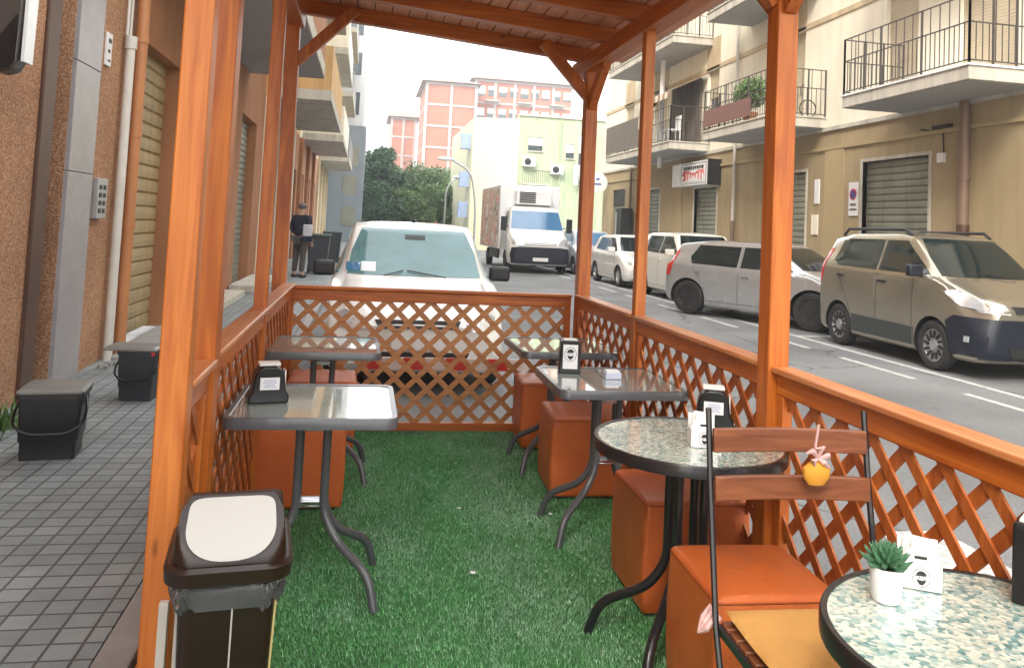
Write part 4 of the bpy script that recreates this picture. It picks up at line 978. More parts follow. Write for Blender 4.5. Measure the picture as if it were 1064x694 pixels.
for k, (x, z) in enumerate(((9.6, 5.3), (11.45, 4.9))):
    A = thing('air_conditioner', ['white air conditioner on the green wall left above the truck', 'white air conditioner on the green wall right above the truck'][k], 'air conditioner', (x+.4, 49.7, z), 'air conditioners on the green building')
    MB().box(x, x+.8, 49.6, 49.998, z, z+.6).build('casing', CERAM, A, bevel=.02); m = MB(); m.lathe([(0, 49.58), (.22, 49.58), (.22, 49.598), (0, 49.598)], c=(x+.3, 0, z+.3), axis='y', n=20); m.build('fan_grille', P_TRIM, A)
LN = thing('hanging_laundry', 'white and blue laundry hanging outside the green building', 'laundry', (13.3, 49.5, 4.6))
for k, (mm, h) in enumerate(((CERAM, 1.3), (P_SILV, 1.0), (M('sky_blue_cloth', (.3, .5, .7), .8), 1.2))): MB().box(12.9+k*.36, 13.2+k*.36, 49.5, 49.52, 5.6-h, 5.6).build('cloth', mm, LN)
MB().box(12.8, 14.1, 49.49, 49.53, 5.605, 5.63).build('line', IRON, LN)
for k, z in enumerate((6.4, 3.9, 1.9)):
    o = MB().box(5.9, 6.49, 52, 52.6, z, z+1.0).build('blue_awning_box', M('pale_blue_panel', (.38, .5, .75), .6), GB)

def frame_block(label, x0, x1, y0, y1, zt, nfl, ncol, mat, windows, ridge, peak):
    T = thing('brick_apartment_block', label, 'building', ((x0+x1)/2, y0, 0), 'brick apartment blocks on the skyline')
    MB().box(x0, x1, y0, y1, ROAD, zt).build('wall', mat, T)
    fh = zt/nfl; m = MB()
    for k in range(1, nfl+1): m.box(x0-.05, x1+.05, y0-.12, y1, k*fh-.35, k*fh-.02)
    for k in range(ncol+1): xx = x0+(x1-x0)*k/ncol; m.box(xx-.22, xx+.22, y0-.16, y0-.121, 0, zt-.03)
    m.build('concrete_frame', CONCF, T)
    if windows:
        for f in range(nfl):
            for k in range(windows):
                xx = x0+(x1-x0)*(k+.5)/windows; z = f*fh+.9
                if z < 8: continue
                W_ = MB().box(xx-.6, xx+.6, y0-.08, y0-.001, z, z+1.5).build('window', WGLASS, T)
                MB().box(xx-.6, xx+.6, y0-.12, y0-.081, z+random.choice((.3, .7, 1.0)), z+1.5).build('blind', random.choice((CERAM, SHUT_W, P_SILV)), W_)
                if k % 3 == 1: MB().box(xx-1.1, xx+1.1, y0-1.1, y0-.17, z-.9, z-.75).build('balcony', CONC, T)
    e = .8; pk = zt+peak
    a, b = (x0-e, y0-e), (x1+e, y1+e); ry = (y0+y1)/2; v = [(a[0], a[1], zt+.05), (b[0], a[1], zt+.05), (b[0], b[1], zt+.05), (a[0], b[1], zt+.05), (a[0]+ridge, ry, pk), (b[0]-ridge, ry, pk)]
    MB().add(v, [(0, 1, 5, 4), (1, 2, 5), (2, 3, 4, 5), (3, 0, 4), (3, 2, 1, 0)]).build('roof', ROOFT, T)
frame_block('taller brick block with blank gridded wall left on the skyline', 7.8, 15.2, 118, 134, 22.3, 7, 2, BRICKF, 0, 3.5, 2.3)
frame_block('long brick block with windows behind the green building', 15.6, 31, 122, 138, 24.0, 7, 5, BRICKF, 9, 3, 2.0)
frame_block('smaller brick block far behind the trees on the left of the skyline', 3.5, 7.6, 140, 152, 19.5, 6, 2, BRICKF, 0, 2.0, 2.0)

def lamp(label, x, y, pts, r=.06):
    T = thing('street_lamp', label, 'street lamp', (x, y, ROAD), 'curved street lamps')
    p = [Vector((x+a, y, z)) for a, z in pts]; MB().tube(bend(p, 1.6, 8), [r]*len(bend(p, 1.6, 8)), 8).build('pole', ALU, T, smooth=True)
    q = p[-1]; MB().ico((q.x-.3, q.y, q.z+.0), .5, .2, .12).build('lamp_head', CERAM, T, smooth=True)
lamp('street lamp with a long curved arm beside the green building', 5.95, 44, [(0, ROAD), (0, 2.6), (-.35, 4.4), (-1.5, 5.0)], .06)
lamp('smaller curved street lamp in front of the trees', 5.6, 58, [(0, ROAD), (0, 3.8), (.5, 4.7), (1.2, 4.85)], .07)

def tree(label, x, y, H, rx, rz, n, mat, s, group='trees at the end of the street', conic=False):
    T = thing('tree', label, 'tree', (x, y, ROAD), group)
    tr = MB().tube([(x, y, ROAD), (x+.1, y, H*.35), (x-.1, y+.1, H*.7)], [.22, .17, .08], 8)
    cl = []
    for k in range(34 if not conic else 16):
        if conic: z = H*random.uniform(.12, .98); rr = rx*(1-z/H)*.9+.15; a = random.uniform(0, 6.28); cl.append((x+rr*.6*math.cos(a), y+rr*.6*math.sin(a), z, rr*.75+.25))
        else:
            d = Vector((random.gauss(0, 1), random.gauss(0, 1), random.gauss(0, .9))).normalized()*random.uniform(.35, .85)
            cl.append((x+d.x*rx, y+d.y*rx, H-rz+d.z*rz, rx*random.uniform(.28, .5)))
    for c_ in cl[:7]: tr.tube([(x, y, H*.4), (c_[0], c_[1], c_[2])], [.09, .03], 6)
    tr.build('trunk', BARK, T)
    P = np.zeros((n, 4, 3)); tv = np.zeros(n)
    ci = rng.integers(0, len(cl), n); C_ = np.array(cl)[ci]; d = rng.normal(size=(n, 3)); d /= np.linalg.norm(d, axis=1)[:, None]
    rad = C_[:, 3]*rng.random(n)**.45; c0 = C_[:, :3]+d*rad[:, None]*np.array([1, 1, .8])
    a = rng.normal(size=(n, 3)); a /= np.linalg.norm(a, axis=1)[:, None]; b = np.cross(a, rng.normal(size=(n, 3))); b /= np.linalg.norm(b, axis=1)[:, None]
    sz = s*rng.uniform(.6, 1.4, n)[:, None]
    P[:, 0] = c0-a*sz; P[:, 1] = c0+b*sz*.55; P[:, 2] = c0+a*sz; P[:, 3] = c0-b*sz*.55
    me = bpy.data.meshes.new('crown'); me.vertices.add(4*n); me.vertices.foreach_set('co', (P-np.array([x, y, ROAD])).ravel()); me.loops.add(4*n); me.loops.foreach_set('vertex_index', np.arange(4*n, dtype=np.int32))
    me.polygons.add(n); me.polygons.foreach_set('loop_start', np.arange(0, 4*n, 4, dtype=np.int32))
    t = me.attributes.new('tint', 'FLOAT', 'POINT'); base = rng.random(len(cl))[ci]; t.data.foreach_set('value', np.repeat(np.clip(.65*base+.35*rng.random(n), 0, 1), 4)); me.materials.append(mat); me.update(); me.validate()
    o = bpy.data.objects.new('crown', me); COL.objects.link(o); o.parent = T
tree('tall dark tree at the left of the far tree group', .9, 64, 7.9, 2.0, 3.6, 12000, LEAF2, .13)
tree('dark tree beside the end of the left buildings', -.1, 70, 8.0, 2.4, 3.6, 12000, LEAF2, .13)
tree('broad round green tree in the middle of the far tree group', 4.9, 67, 7.3, 2.7, 3.1, 16000, LEAF, .12)
tree('round green tree left of the middle of the far tree group', 2.6, 70, 6.6, 2.5, 3.0, 14000, LEAF, .12)
tree('round green tree behind the long armed street lamp', 7.3, 72, 7.2, 2.4, 3.1, 14000, LEAF, .12)
tree('low dark tree in front of the far tree group', 3.6, 61, 4.6, 2.2, 2.3, 10000, LEAF, .12)
tree('low green tree at the left foot of the far tree group', .9, 60, 4.4, 2.0, 2.3, 9000, LEAF2, .12)
tree('low green tree beside the cream wall at the street end', 6.2, 63, 4.8, 1.9, 2.3, 6000, LEAF, .14)
HG = MB()
GW = thing('garden_wall', 'low terracotta wall under the far trees', 'wall', (4, 59, ROAD)); MB().box(-.2, 6.4, 58.8, 59, ROAD, .9).build('wall', PL_TERR, GW)

# ------------------------------------------------------------------ vehicles
def cr(pts, sub=3):
    out = []
    P_ = [pts[0]]+list(pts)+[pts[-1]]
    for i in range(1, len(P_)-2):
        for k in range(sub):
            t = k/sub; p0, p1, p2, p3 = [np.array(q, float) for q in P_[i-1:i+3]]
            out.append(.5*((2*p1)+(-p0+p2)*t+(2*p0-5*p1+4*p2-p3)*t*t+(-p0+3*p1-3*p2+p3)*t**3))
    out.append(np.array(pts[-1], float)); return out
def shell(st, N=84, sg=.035):
    st = np.array(st, float); ys = np.linspace(st[0, 0], st[-1, 0], N); cols_ = [np.interp(ys, st[:, 0], st[:, i]) for i in range(1, 6)]
    dy = ys[1]-ys[0]; K = int(3*sg/dy)+1; ker = np.exp(-.5*((np.arange(-K, K+1)*dy)/sg)**2); ker /= ker.sum()
    cols_ = [np.convolve(np.pad(c, K, mode='edge'), ker, 'valid') for c in cols_]
    vs = []; fs = []
    for i in range(N):
        w, zl_, zb, zt, wt = [c[i] for c in cols_]; zb = min(zb, zt-.05)
        e = min(1, max(0, (zt-zb)/.35)); wm = w*.97+(wt-w*.97)*.5
        half = [(0, zl_), (.78*w, zl_), (.94*w, zl_+.03), (w*.985, zl_+.12), (w, zl_+(zb-zl_)*.45), (w*.992, zl_+(zb-zl_)*.8), (w*.975, zb), (wm, zb+(zt-.06-zb)*.5), (wt, zt-.055), (wt*.9, zt-.018), (wt*.55, zt+.004), (0, zt+.012)]
        hp = cr(half, 3); 
        full = [(x, z) for x, z in hp]+[(-x, z) for x, z in hp[-2:0:-1]]
        vs += [(x, ys[i], z) for x, z in full]; n = len(full)
    for i in range(N-1):
        for k in range(n): fs.append((i*n+k, (i+1)*n+k, (i+1)*n+(k+1) % n, i*n+(k+1) % n))
    fs += [tuple(range(n)), tuple(range((N-1)*n, N*n))[::-1]]
    return vs, fs
def mesh_obj(name, vs, fs, mat):
    me = bpy.data.meshes.new(name); me.from_pydata(vs, [], fs); me.materials.append(mat); me.update()
    bm = bmesh.new(); bm.from_mesh(me); bmesh.ops.recalc_face_normals(bm, faces=bm.faces); bm.to_mesh(me); bm.free()
    o = bpy.data.objects.new(name, me); COL.objects.link(o); return o
class Car:
    def __init__(s, name, label, cat, st, mat, wheels, group=None, arch=.05, tr=.15):
        s.T = thing(name, label, cat, (0, 0, 0), group); s.W = max(r[1] for r in st)
        vs, fs = shell(st); o = mesh_obj('body', vs, fs, mat)
        bm = bmesh.new(); bm.from_mesh(o.data); s.bvh = BVHTree.FromBMesh(bm); bm.free()
        cut = []
        for (yw, r, xw) in wheels:
            for sg in (-1, 1):
                m = MB(); m.lathe([(r+arch, 0), (r+arch, .42)], axis='x', n=36, c=(s.W-.30 if sg > 0 else -(s.W-.30)-.42, yw, r)); c = m.build('cut', P_TRIM); cut.append(c)
                md = o.modifiers.new('b', 'BOOLEAN'); md.object = c; md.operation = 'DIFFERENCE'; md.solver = 'EXACT'; md.material_mode = 'TRANSFER'
        dg = bpy.context.evaluated_depsgraph_get(); me = bpy.data.meshes.new_from_object(o.evaluated_get(dg)); o.modifiers.clear(); o.data = me
        for c in cut: bpy.data.objects.remove(c)
        me.polygons.foreach_set('use_smooth', [True]*len(me.polygons)); me.set_sharp_from_angle(angle=R(34)); o.parent = s.T; s.body = o; me.name = 'body'
        for (yw, r, xw) in wheels:
            for sg in (-1, 1): s.wheel(sg*(s.W-.03-tr/2), yw, r, sg, xw)
    def wheel(s, x, y, r, sg, style):
        h = .095; ri = r*.68
        prof = [(ri, -h), (r-.03, -h), (r-.006, -h+.025), (r, -h+.05), (r, h-.05), (r-.006, h-.025), (r-.03, h), (ri, h), (ri-.01, h-.03), (ri-.01, -h+.02), (ri, -h)]
        t = MB().lathe(prof, c=(x, y, r), axis='x', n=36).build('wheel', TYRE, s.T, smooth=True, world=False)
        m = MB(); xo = x+sg*(h-.035); mat = RIM if style != 'steel' else STEELW
        m.lathe([(0, xo-sg*.02), (ri-.008, xo-sg*.03), (ri-.008, xo+sg*.012), (ri-.03, xo+sg*.014), (ri-.035, xo-sg*.0), (0, xo-.0*sg)][::sg], c=(0, y, r), axis='x', n=32)
        m.build('wheel_disc', RIM if style == 'cover' else mat, t, smooth=True, world=False)
        m = MB(); n = {'cover': 12, 'steel': 5, 'alloy': 5}[style]
        m.lathe([(0, xo+sg*.028), (r*.16, xo+sg*.024), (r*.17, xo+sg*.0)], c=(0, y, r), axis='x', n=20)
        for k in range(n):
            a = 2*math.pi*k/n; a2 = a+.16; lo = .30 if style == 'cover' else .12; e_ = .03 if style == 'cover' else .012
            p0 = (xo+sg*.012, y+r*lo*math.cos(a), r+r*lo*math.sin(a)); p1 = (xo+sg*.012, y+(ri-e_)*math.cos(a2), r+(ri-e_)*math.sin(a2))
            m.bar(p0, p1, r*{'cover': .09, 'steel': .1, 'alloy': .17}[style], .016, (1, 0, 0))
        if style == 'cover': m.build('rim_slots', P_TRIM, t, world=False); m = MB().lathe([(0, xo+sg*.03), (r*.2, xo+sg*.026), (r*.21, xo+sg*.0)], c=(0, y, r), axis='x', n=20)
        m.build('rim', mat, t, smooth=True, world=False)
    def patch(s, name, polys, side, mat, off=.004, th=.012, step=.07, parent=None, both=False, label=None):
        sides = [side] if not both else ['left', 'right']; outs = []
        for sd in sides:
            m = MB()
            for poly in polys:
                bm = bmesh.new(); vs = [bm.verts.new((a, b, 0)) for a, b in poly]; bm.faces.new(vs)
                a0, a1 = min(p[0] for p in poly), max(p[0] for p in poly); b0, b1 = min(p[1] for p in poly), max(p[1] for p in poly)
                for q in np.arange(a0+step, a1-.01, step): bmesh.ops.bisect_plane(bm, geom=bm.verts[:]+bm.edges[:]+bm.faces[:], plane_co=(q, 0, 0), plane_no=(1, 0, 0))
                for q in np.arange(b0+step, b1-.01, step): bmesh.ops.bisect_plane(bm, geom=bm.verts[:]+bm.edges[:]+bm.faces[:], plane_co=(0, q, 0), plane_no=(0, 1, 0))
                bm.verts.index_update(); pts = []; inn = []
                for v in bm.verts:
                    a, b = v.co.x, v.co.y
                    o_, d_ = {'left': (Vector((-6, a, b)), Vector((1, 0, 0))), 'right': (Vector((6, a, b)), Vector((-1, 0, 0))), 'front': (Vector((a, -6, b)), Vector((0, 1, 0))), 'rear': (Vector((a, 12, b)), Vector((0, -1, 0))), 'top': (Vector((a, b, 6)), Vector((0, 0, -1)))}[sd]
                    hit = s.bvh.ray_cast(o_, d_)
                    if hit[0] is None:
                        h2 = s.bvh.find_nearest(o_+d_*5.2); p, nn = h2[0], h2[1]
                    else: p, nn = hit[0], hit[1]
                    if nn.dot(d_) > 0: nn = -nn
                    pts.append(p+nn*off-d_*off*.5); inn.append(p+nn*off+d_*th)
                n = len(pts); fs = [tuple(v.index for v in f.verts) for f in bm.faces]; be = [tuple(v.index for v in e.verts) for e in bm.edges if len(e.link_faces) == 1]
                m.add(pts+inn, fs+[(a, b, b+n, a+n) for a, b in be]); bm.free()
            o = m.build(name, mat, parent or s.T, world=False); me = o.data
            bm = bmesh.new(); bm.from_mesh(me); bmesh.ops.recalc_face_normals(bm, faces=bm.faces); bm.to_mesh(me); bm.free()
            me.polygons.foreach_set('use_smooth', [True]*len(me.polygons)); me.set_sharp_from_angle(angle=R(40)); outs.append(o)
            if label: o['label'] = label
        return outs[0]
    def mirror(s, y, z, mat, w=.22, h=.16, x=None):
        x = x or s.W
        for sg in (-1, 1):
            m = MB().box(x-.02 if sg > 0 else -x-w+.02, x+w-.02 if sg > 0 else -x+.02, y-.06, y+.05, z, z+h).build('wing_mirror', mat, s.T, bevel=.035, seg=4, world=False)
            MB().box(sg*(x+.03)-.05 if sg > 0 else -x-w+.05, x+w-.05 if sg > 0 else -x+.02, y+.052, y+.056, z+.02, z+h-.02).build('mirror_glass', CHROME, m, world=False)
    def strips(s, name, lines, side, mat, w=.008, parent=None, both=True):
        polys = []
        for (a, b) in lines:
            d = Vector((b[0]-a[0], b[1]-a[1])).normalized(); n = Vector((-d.y, d.x))*w/2; polys.append([(a[0]-n.x, a[1]-n.y), (b[0]-n.x, b[1]-n.y), (b[0]+n.x, b[1]+n.y), (a[0]+n.x, a[1]+n.y)])
        return s.patch(name, polys, side, mat, off=.0015, th=.004, step=.12, both=both)
    def place(s, x, y, rz=0, sc=(1, 1, 1), z=ROAD):
        s.T.scale = sc; s.T.rotation_euler.z = rz; s.T.location = (x, y, z)
def hatch(name, label, mat, L=3.6, W=.8, H=1.52, hood=.92, wsb=.78, wst=1.42, belt=.92, rear=.32, r=.29, yw=None, style='cover', group=None, bumper=None, cat='car', glass=CARGL, rails=False, nose=.0, hoodf=None):
    yw = yw or (.72, L-.66); hoodf = hoodf or hood-.2; wt = W*.76
    st = [(0, W*.80, .32, .5, hoodf-.12, W*.66), (.05, W*.90, .22, .55, hoodf-.02, W*.74), (.2, W*.97, .19, .62, hoodf+.05, W*.80), (wsb-.12, W, .18, belt-.06, hood, W*.84), (wsb+.02, W, .18, belt-.03, hood+.04, W*.83),
          (wst, W, .18, belt, H-.035, wt), (wst+.35, W, .18, belt, H, wt), (L-rear-.55, W, .18, belt+.03, H-.02, wt), (L-rear, W*.99, .2, belt+.05, H-.09, wt*.96), (L-.10, W*.96, .24, belt+.03, belt+.12, wt*.98), (L-.03, W*.9, .3, belt-.1, belt-.02, wt), (L, W*.82, .38, .6, belt-.12, wt*.9)]
    c = Car(name, label, cat, st, mat, [(yw[0], r, style), (yw[1], r, style)], group)
    hb = hood+.055; wtop = H-.075
    c.patch('windscreen', [[(-W*.80, hb), (W*.80, hb), (W*.76, (hb+wtop)/2), (wt*.86, wtop), (-wt*.86, wtop), (-W*.76, (hb+wtop)/2)]], 'front', glass)
    ax = lambda z: wsb+.17+(z-belt)/(H-.05-belt)*(wst-wsb+.02)
    zb, ztp = belt+.035, H-.115; B = yw[0]+(yw[1]-yw[0])*.56
    c.patch('side_window', [[(ax(zb), zb), (B-.03, zb), (B-.03, ztp), (ax(ztp), ztp)], [(B+.04, zb), (L-rear-.42, zb+.02), (L-rear-.36, zb+.15), (L-rear-.5, ztp), (B+.04, ztp)]], 'left', glass, both=True)
    c.patch('rear_window', [[(-W*.66, belt+.12), (W*.66, belt+.12), (wt*.82, H-.16), (-wt*.82, H-.16)]], 'rear', glass)
    c.strips('door_gap', [((B, .3), (B, ztp)), ((yw[0]+r+.10, .33), (yw[0]+r+.10, belt-.02)), ((yw[1]-r-.04, .5), (L-rear-.45, belt)), ((yw[0]+r+.10, .31), (yw[1]-r-.06, .31))], 'left', P_TRIM)
    c.patch('door_handle', [[(B-.22, belt-.13), (B-.06, belt-.13), (B-.06, belt-.10), (B-.22, belt-.10)]], 'left', bumper or mat, off=.018, both=True); c.patch('door_handle', [[(L-rear-.62, belt-.11), (L-rear-.48, belt-.11), (L-rear-.48, belt-.08), (L-rear-.62, belt-.08)]], 'left', bumper or mat, off=.018, both=True)
    h = hoodf
    c.patch('headlight', [[(W*.50, h-.14), (W*.84, h-.13), (W*.87, h-.03), (W*.78, h+.02), (W*.54, h-.03)]], 'front', LAMPG, off=.006); c.patch('headlight', [[(-W*.50, h-.14), (-W*.84, h-.13), (-W*.87, h-.03), (-W*.78, h+.02), (-W*.54, h-.03)]], 'front', LAMPG, off=.006)
    if bumper: c.patch('bumper', [[(-W*.97, .26), (W*.97, .26), (W*.97, h-.2), (-W*.97, h-.2)]], 'front', bumper, off=.012)
    c.patch('grille', [[(-W*.42, h-.12), (W*.42, h-.12), (W*.46, h-.05), (-W*.46, h-.05)]], 'front', P_TRIM, off=.008 if not bumper else .016); c.patch('lower_grille', [[(-W*.5, .29), (W*.5, .29), (W*.56, .41), (-W*.56, .41)]], 'front', P_TRIM, off=.017)
    pl = c.patch('number_plate', [[(-.24, .435), (.24, .435), (.24, .54), (-.24, .54)]], 'front', WHITEP, off=.022)
    c.patch('tail_light', [[(L-.18, belt-.22), (L-.06, belt-.22), (L-.12, belt+.08), (L-.26, belt+.30), (L-.32, belt+.30), (L-.24, belt+.0)]], 'left', TAILR, off=.006, both=True)
    c.mirror(wsb+.33, belt-.0, bumper or mat, x=W*.98)
    for sg in (-1, 1): MB().tube([(sg*.02+.30*sg, wsb-.02, hb+.0), (sg*.02-.1, wsb+.06, hb+.055)], .006, 6).build('wiper', P_TRIM, c.T, world=False)
    return c
# white city car in front of the terrace
c1 = hatch('parked_car', 'white small car parked facing the far lattice railing', P_WHITE, L=3.6, W=.86, H=1.585, hood=.985, wsb=.86, wst=1.55, belt=1.0, group='cars parked along the street', bumper=None, nose=0, hoodf=.74, glass=M('pale_blue_green_windscreen', (.10, .21, .23), .03, .25, 1.4, spec=.7))
c1.patch('sticker', [[(-.70, 1.07), (-.56, 1.07), (-.56, 1.15), (-.70, 1.15)]], 'front', BLUEGL, off=.007); c1.patch('sticker', [[(-.55, 1.07), (-.40, 1.07), (-.40, 1.16), (-.55, 1.16)]], 'front', P_SILV, off=.007)
c1.patch('rear_view_mirror', [[(-.1, 1.40), (.12, 1.40), (.12, 1.45), (-.1, 1.45)]], 'front', P_TRIM, off=.006)
for o in [x for x in bpy.data.objects if x.parent is c1.T and x.name.startswith('wing_mirror')]: o.data.materials[0] = P_TRIM
MB().tube([(0, 1.62, 1.60), (0, 1.66, 1.63)], .02, 8).build('roof_aerial', P_TRIM, c1.T, world=False)
c1.place(.53, 7.42)
# beige mpv
c2 = hatch('parked_car', 'champagne tall van-like car with navy bumper and roof rails on the right', P_CHAMP, L=3.75, W=.86, H=1.74, hood=1.13, wsb=.80, wst=1.52, belt=1.16, rear=.18, r=.315, yw=(.86, 3.06), group='cars parked along the street', bumper=P_NAVY, hoodf=.93)
c2.patch('side_cladding', [[(1.25, .27), (2.68, .27), (2.68, .52), (1.25, .50)]], 'left', M('dark_green_cladding', (.045, .055, .055), .5), off=.012, both=True)
c2.patch('wing_bumper', [[(.02, .28), (.5, .28), (.53, .42), (.60, .66), (.46, .74), (.02, .72)]], 'left', P_NAVY, off=.012, both=True)
c2.patch('headlight_wing', [[(.12, .82), (.40, .85), (.66, 1.02), (.54, 1.03), (.18, .92)]], 'left', LAMPG, off=.010, both=True)
c2.patch('fog_lamp', [[(.2, .44), (.27, .44), (.27, .51), (.2, .51)]], 'left', LAMPG, off=.018, both=True)
for sg in (-1, 1):
    MB().tube([(sg*.62, 1.62, 1.70), (sg*.63, 1.75, 1.775), (sg*.63, 3.15, 1.775), (sg*.62, 3.3, 1.68)], .022, 10).build('roof_rail', P_TRIM, c2.T, smooth=True, world=False)
c2.patch('rear_side_window', [[(3.02, 1.22), (3.28, 1.28), (3.2, 1.6), (3.02, 1.6)]], 'left', CARGL, both=True)
c2.place(8.21, 8.52, R(-1), (1, .99, 1.03))
# grey hatchback at a slant
c3 = hatch('parked_car', 'silver grey hatchback with black steel wheels parked at a slant', P_GREY, L=3.8, W=.84, H=1.5, hood=.98, wsb=.9, wst=1.6, belt=.96, rear=.25, r=.335, yw=(.78, 3.2), style='steel', group='cars parked along the street', hoodf=.80)
a3 = math.atan2(7.85-6.56, 15.51-13.05)
fx, fy = 7.85, 13.05; d3 = Vector((math.sin(-a3), math.cos(-a3)))    # rearward direction
s3 = math.hypot(7.85-6.56, 15.51-13.05)/2.42
nx_, ny_ = math.cos(a3), math.sin(a3)
c3.place(fx-d3.x*.78*s3+nx_*.80, fy-d3.y*.78*s3+ny_*.80, a3, (1, s3, 1.02))
c4 = hatch('parked_car', 'off white tall car directly behind the silver grey hatchback', P_CREAM, L=3.9, W=.86, H=1.66, hood=1.08, wsb=.85, wst=1.5, belt=1.08, rear=.2, r=.31, yw=(.8, 3.2), group='cars parked along the street', hoodf=.88)
c4.place(8.16, 17.1, 0)
c5 = hatch('parked_car', 'small white hatchback seen left of the thin wooden post', P_WHITE, L=3.7, W=.83, H=1.52, hood=.98, wsb=.85, wst=1.5, belt=.98, rear=.25, r=.30, yw=(.75, 3.1), style='alloy', group='cars parked along the street', hoodf=.8)
c5.place(8.12, 21.7, 0)
c6 = hatch('parked_car', 'pale silver car beside the far right corner post with a blue windscreen', P_SILV, L=4.0, W=.85, H=1.6, hood=1.0, wsb=.9, wst=1.6, belt=1.0, rear=.25, r=.31, yw=(.8, 3.3), group='cars parked along the street', glass=BLUEGL, hoodf=.85)
c6.place(8.2, 27.0, 0)
c7 = hatch('parked_car', 'farthest white car half hidden behind the truck', P_WHITE, L=4.0, W=.85, H=1.55, hood=1.0, wsb=.9, wst=1.6, belt=1.0, group='cars parked along the street', hoodf=.85)
c7.place(8.3, 32.4, 0)
# truck
st = [(0, .95, .38, .62, .98, .82), (.06, 1.03, .30, .7, 1.1, .9), (.25, 1.08, .28, 1.0, 1.28, .98), (.62, 1.1, .28, 1.2, 1.42, 1.0), (.72, 1.1, .3, 1.3, 1.5, 1.0), (1.25, 1.1, .35, 1.4, 2.28, .88), (1.6, 1.1, .4, 1.42, 2.36, .9), (2.1, 1.1, .45, 1.42, 2.36, .9), (2.15, 1.08, .5, 1.42, 2.34, .88)]
tk = Car('box_truck', 'white refrigerated box truck with a graffiti side coming up the street', 'truck', st, P_WHITE, [(.95, .36, 'steel')])
tk.patch('windscreen', [[(-.95, 1.53), (.95, 1.53), (.86, 2.18), (-.86, 2.18)]], 'front', BLUEGL)
tk.patch('side_window', [[(1.15, 1.5), (1.85, 1.5), (1.85, 2.15), (1.45, 2.15)]], 'left', CARGL, both=True)
tk.patch('bumper', [[(-1.0, .36), (1.0, .36), (1.05, .62), (1.0, .88), (.75, .92), (-.75, .92), (-1.0, .88), (-1.05, .62)]], 'front', P_NAVY, off=.02)
tk.patch('grille', [[(-.55, .98), (.55, .98), (.58, 1.05), (-.58, 1.05)]], 'front', P_TRIM); tk.patch('grille', [[(-.45, .6), (.45, .6), (.5, .72), (-.5, .72)]], 'front', P_TRIM, off=.03)
for sg in (-1, 1): tk.patch('headlight', [[(sg*.62, .98), (sg*.98, 1.0), (sg*1.0, 1.2), (sg*.85, 1.24), (sg*.66, 1.08)]], 'front', LAMPG, off=.01)
tk.patch('number_plate', [[(-.27, .44), (.27, .44), (.27, .56), (-.27, .56)]], 'front', WHITEP, off=.035)
tk.strips('door_gap', [((.9, 1.0), (.95, 1.42)), ((1.95, .7), (1.95, 2.2))], 'left', P_TRIM)
for sg in (-1, 1):
    o = MB().box(sg*1.2-.1, sg*1.2+.1, .78, .9, 1.45, 1.95).bar((sg*1.0, .95, 1.6), (sg*1.2, .9, 1.65), .03, .03).build('wing_mirror', P_TRIM, tk.T, bevel=.03, world=False)
BX = MB().box(-1.14, 1.14, 2.2, 7.0, .75, 3.16).build('cargo_box', CERAM, tk.T, bevel=.03, world=False)
MB().box(-1.155, -1.142, 2.45, 6.8, .82, 3.08).build('graffiti_panel', GRAF, BX, world=False)
RU = MB().box(-.62, .72, 1.62, 2.19, 2.42, 2.95).build('refrigeration_unit', WHITEP, tk.T, bevel=.05, world=False)
m = MB()
for k in range(6): m.box(-.52, .08, 1.6, 1.618, 2.5+k*.07, 2.54+k*.07)
m.build('grille_slats', P_TRIM, RU, world=False)
MB().box(-.5, .5, 2.3, 6.9, .45, .74).build('chassis', P_TRIM, tk.T, world=False); MB().box(-1.1, -1.04, 2.4, 4.6, .4, .74).box(1.04, 1.1, 2.4, 4.6, .4, .74).build('side_guard', P_TRIM, tk.T, world=False)
for sg in (-1, 1): tk.wheel(sg*.95, 5.4, .36, sg, 'steel')
tk.place(6.03, 27.2, 0)
WB = thing('barrier_board', 'red and white warning board lying behind the far lattice railing', 'barrier', (.6, 6.1, 0))
m = MB()
for k in range(8): m.box(.02+k*.16, .02+k*.16+.158, 6.1, 6.12, .34, .43, k % 2)
m.build('board', [REDP, WHITEP], WB); MB().box(.05, .09, 6.121, 6.15, ROAD, .42).box(1.2, 1.24, 6.121, 6.15, ROAD, .42).build('stand', P_TRIM, WB)

# street bins further along
W1 = thing('wheelie_bin', 'slate wheelie bin standing on the left pavement behind the person', 'bin', (-1.15, 21.2, 0))
loft(MB(), [ringr(.22, .24, .04, .05), ringr(.28, .33, .04, .95)]).build('body', BIN_S, W1, world=False); MB().box(-.30, .30, -.36, .35, .952, 1.02).build('lid', M('green_grey_lid', (.06, .09, .08), .5), W1, bevel=.02, world=False)
for sx in (-1, 1): m = MB(); m.lathe([(0, -.03), (.1, -.03), (.1, .03), (0, .03)], c=(sx*.24, .25, .1), axis='x', n=16); m.build('wheel', TYRE, W1, world=False)
c = copy_tree(W1); c.location = (-1.0, 26, 0); c['label'] = 'second slate wheelie bin farther along the left pavement'

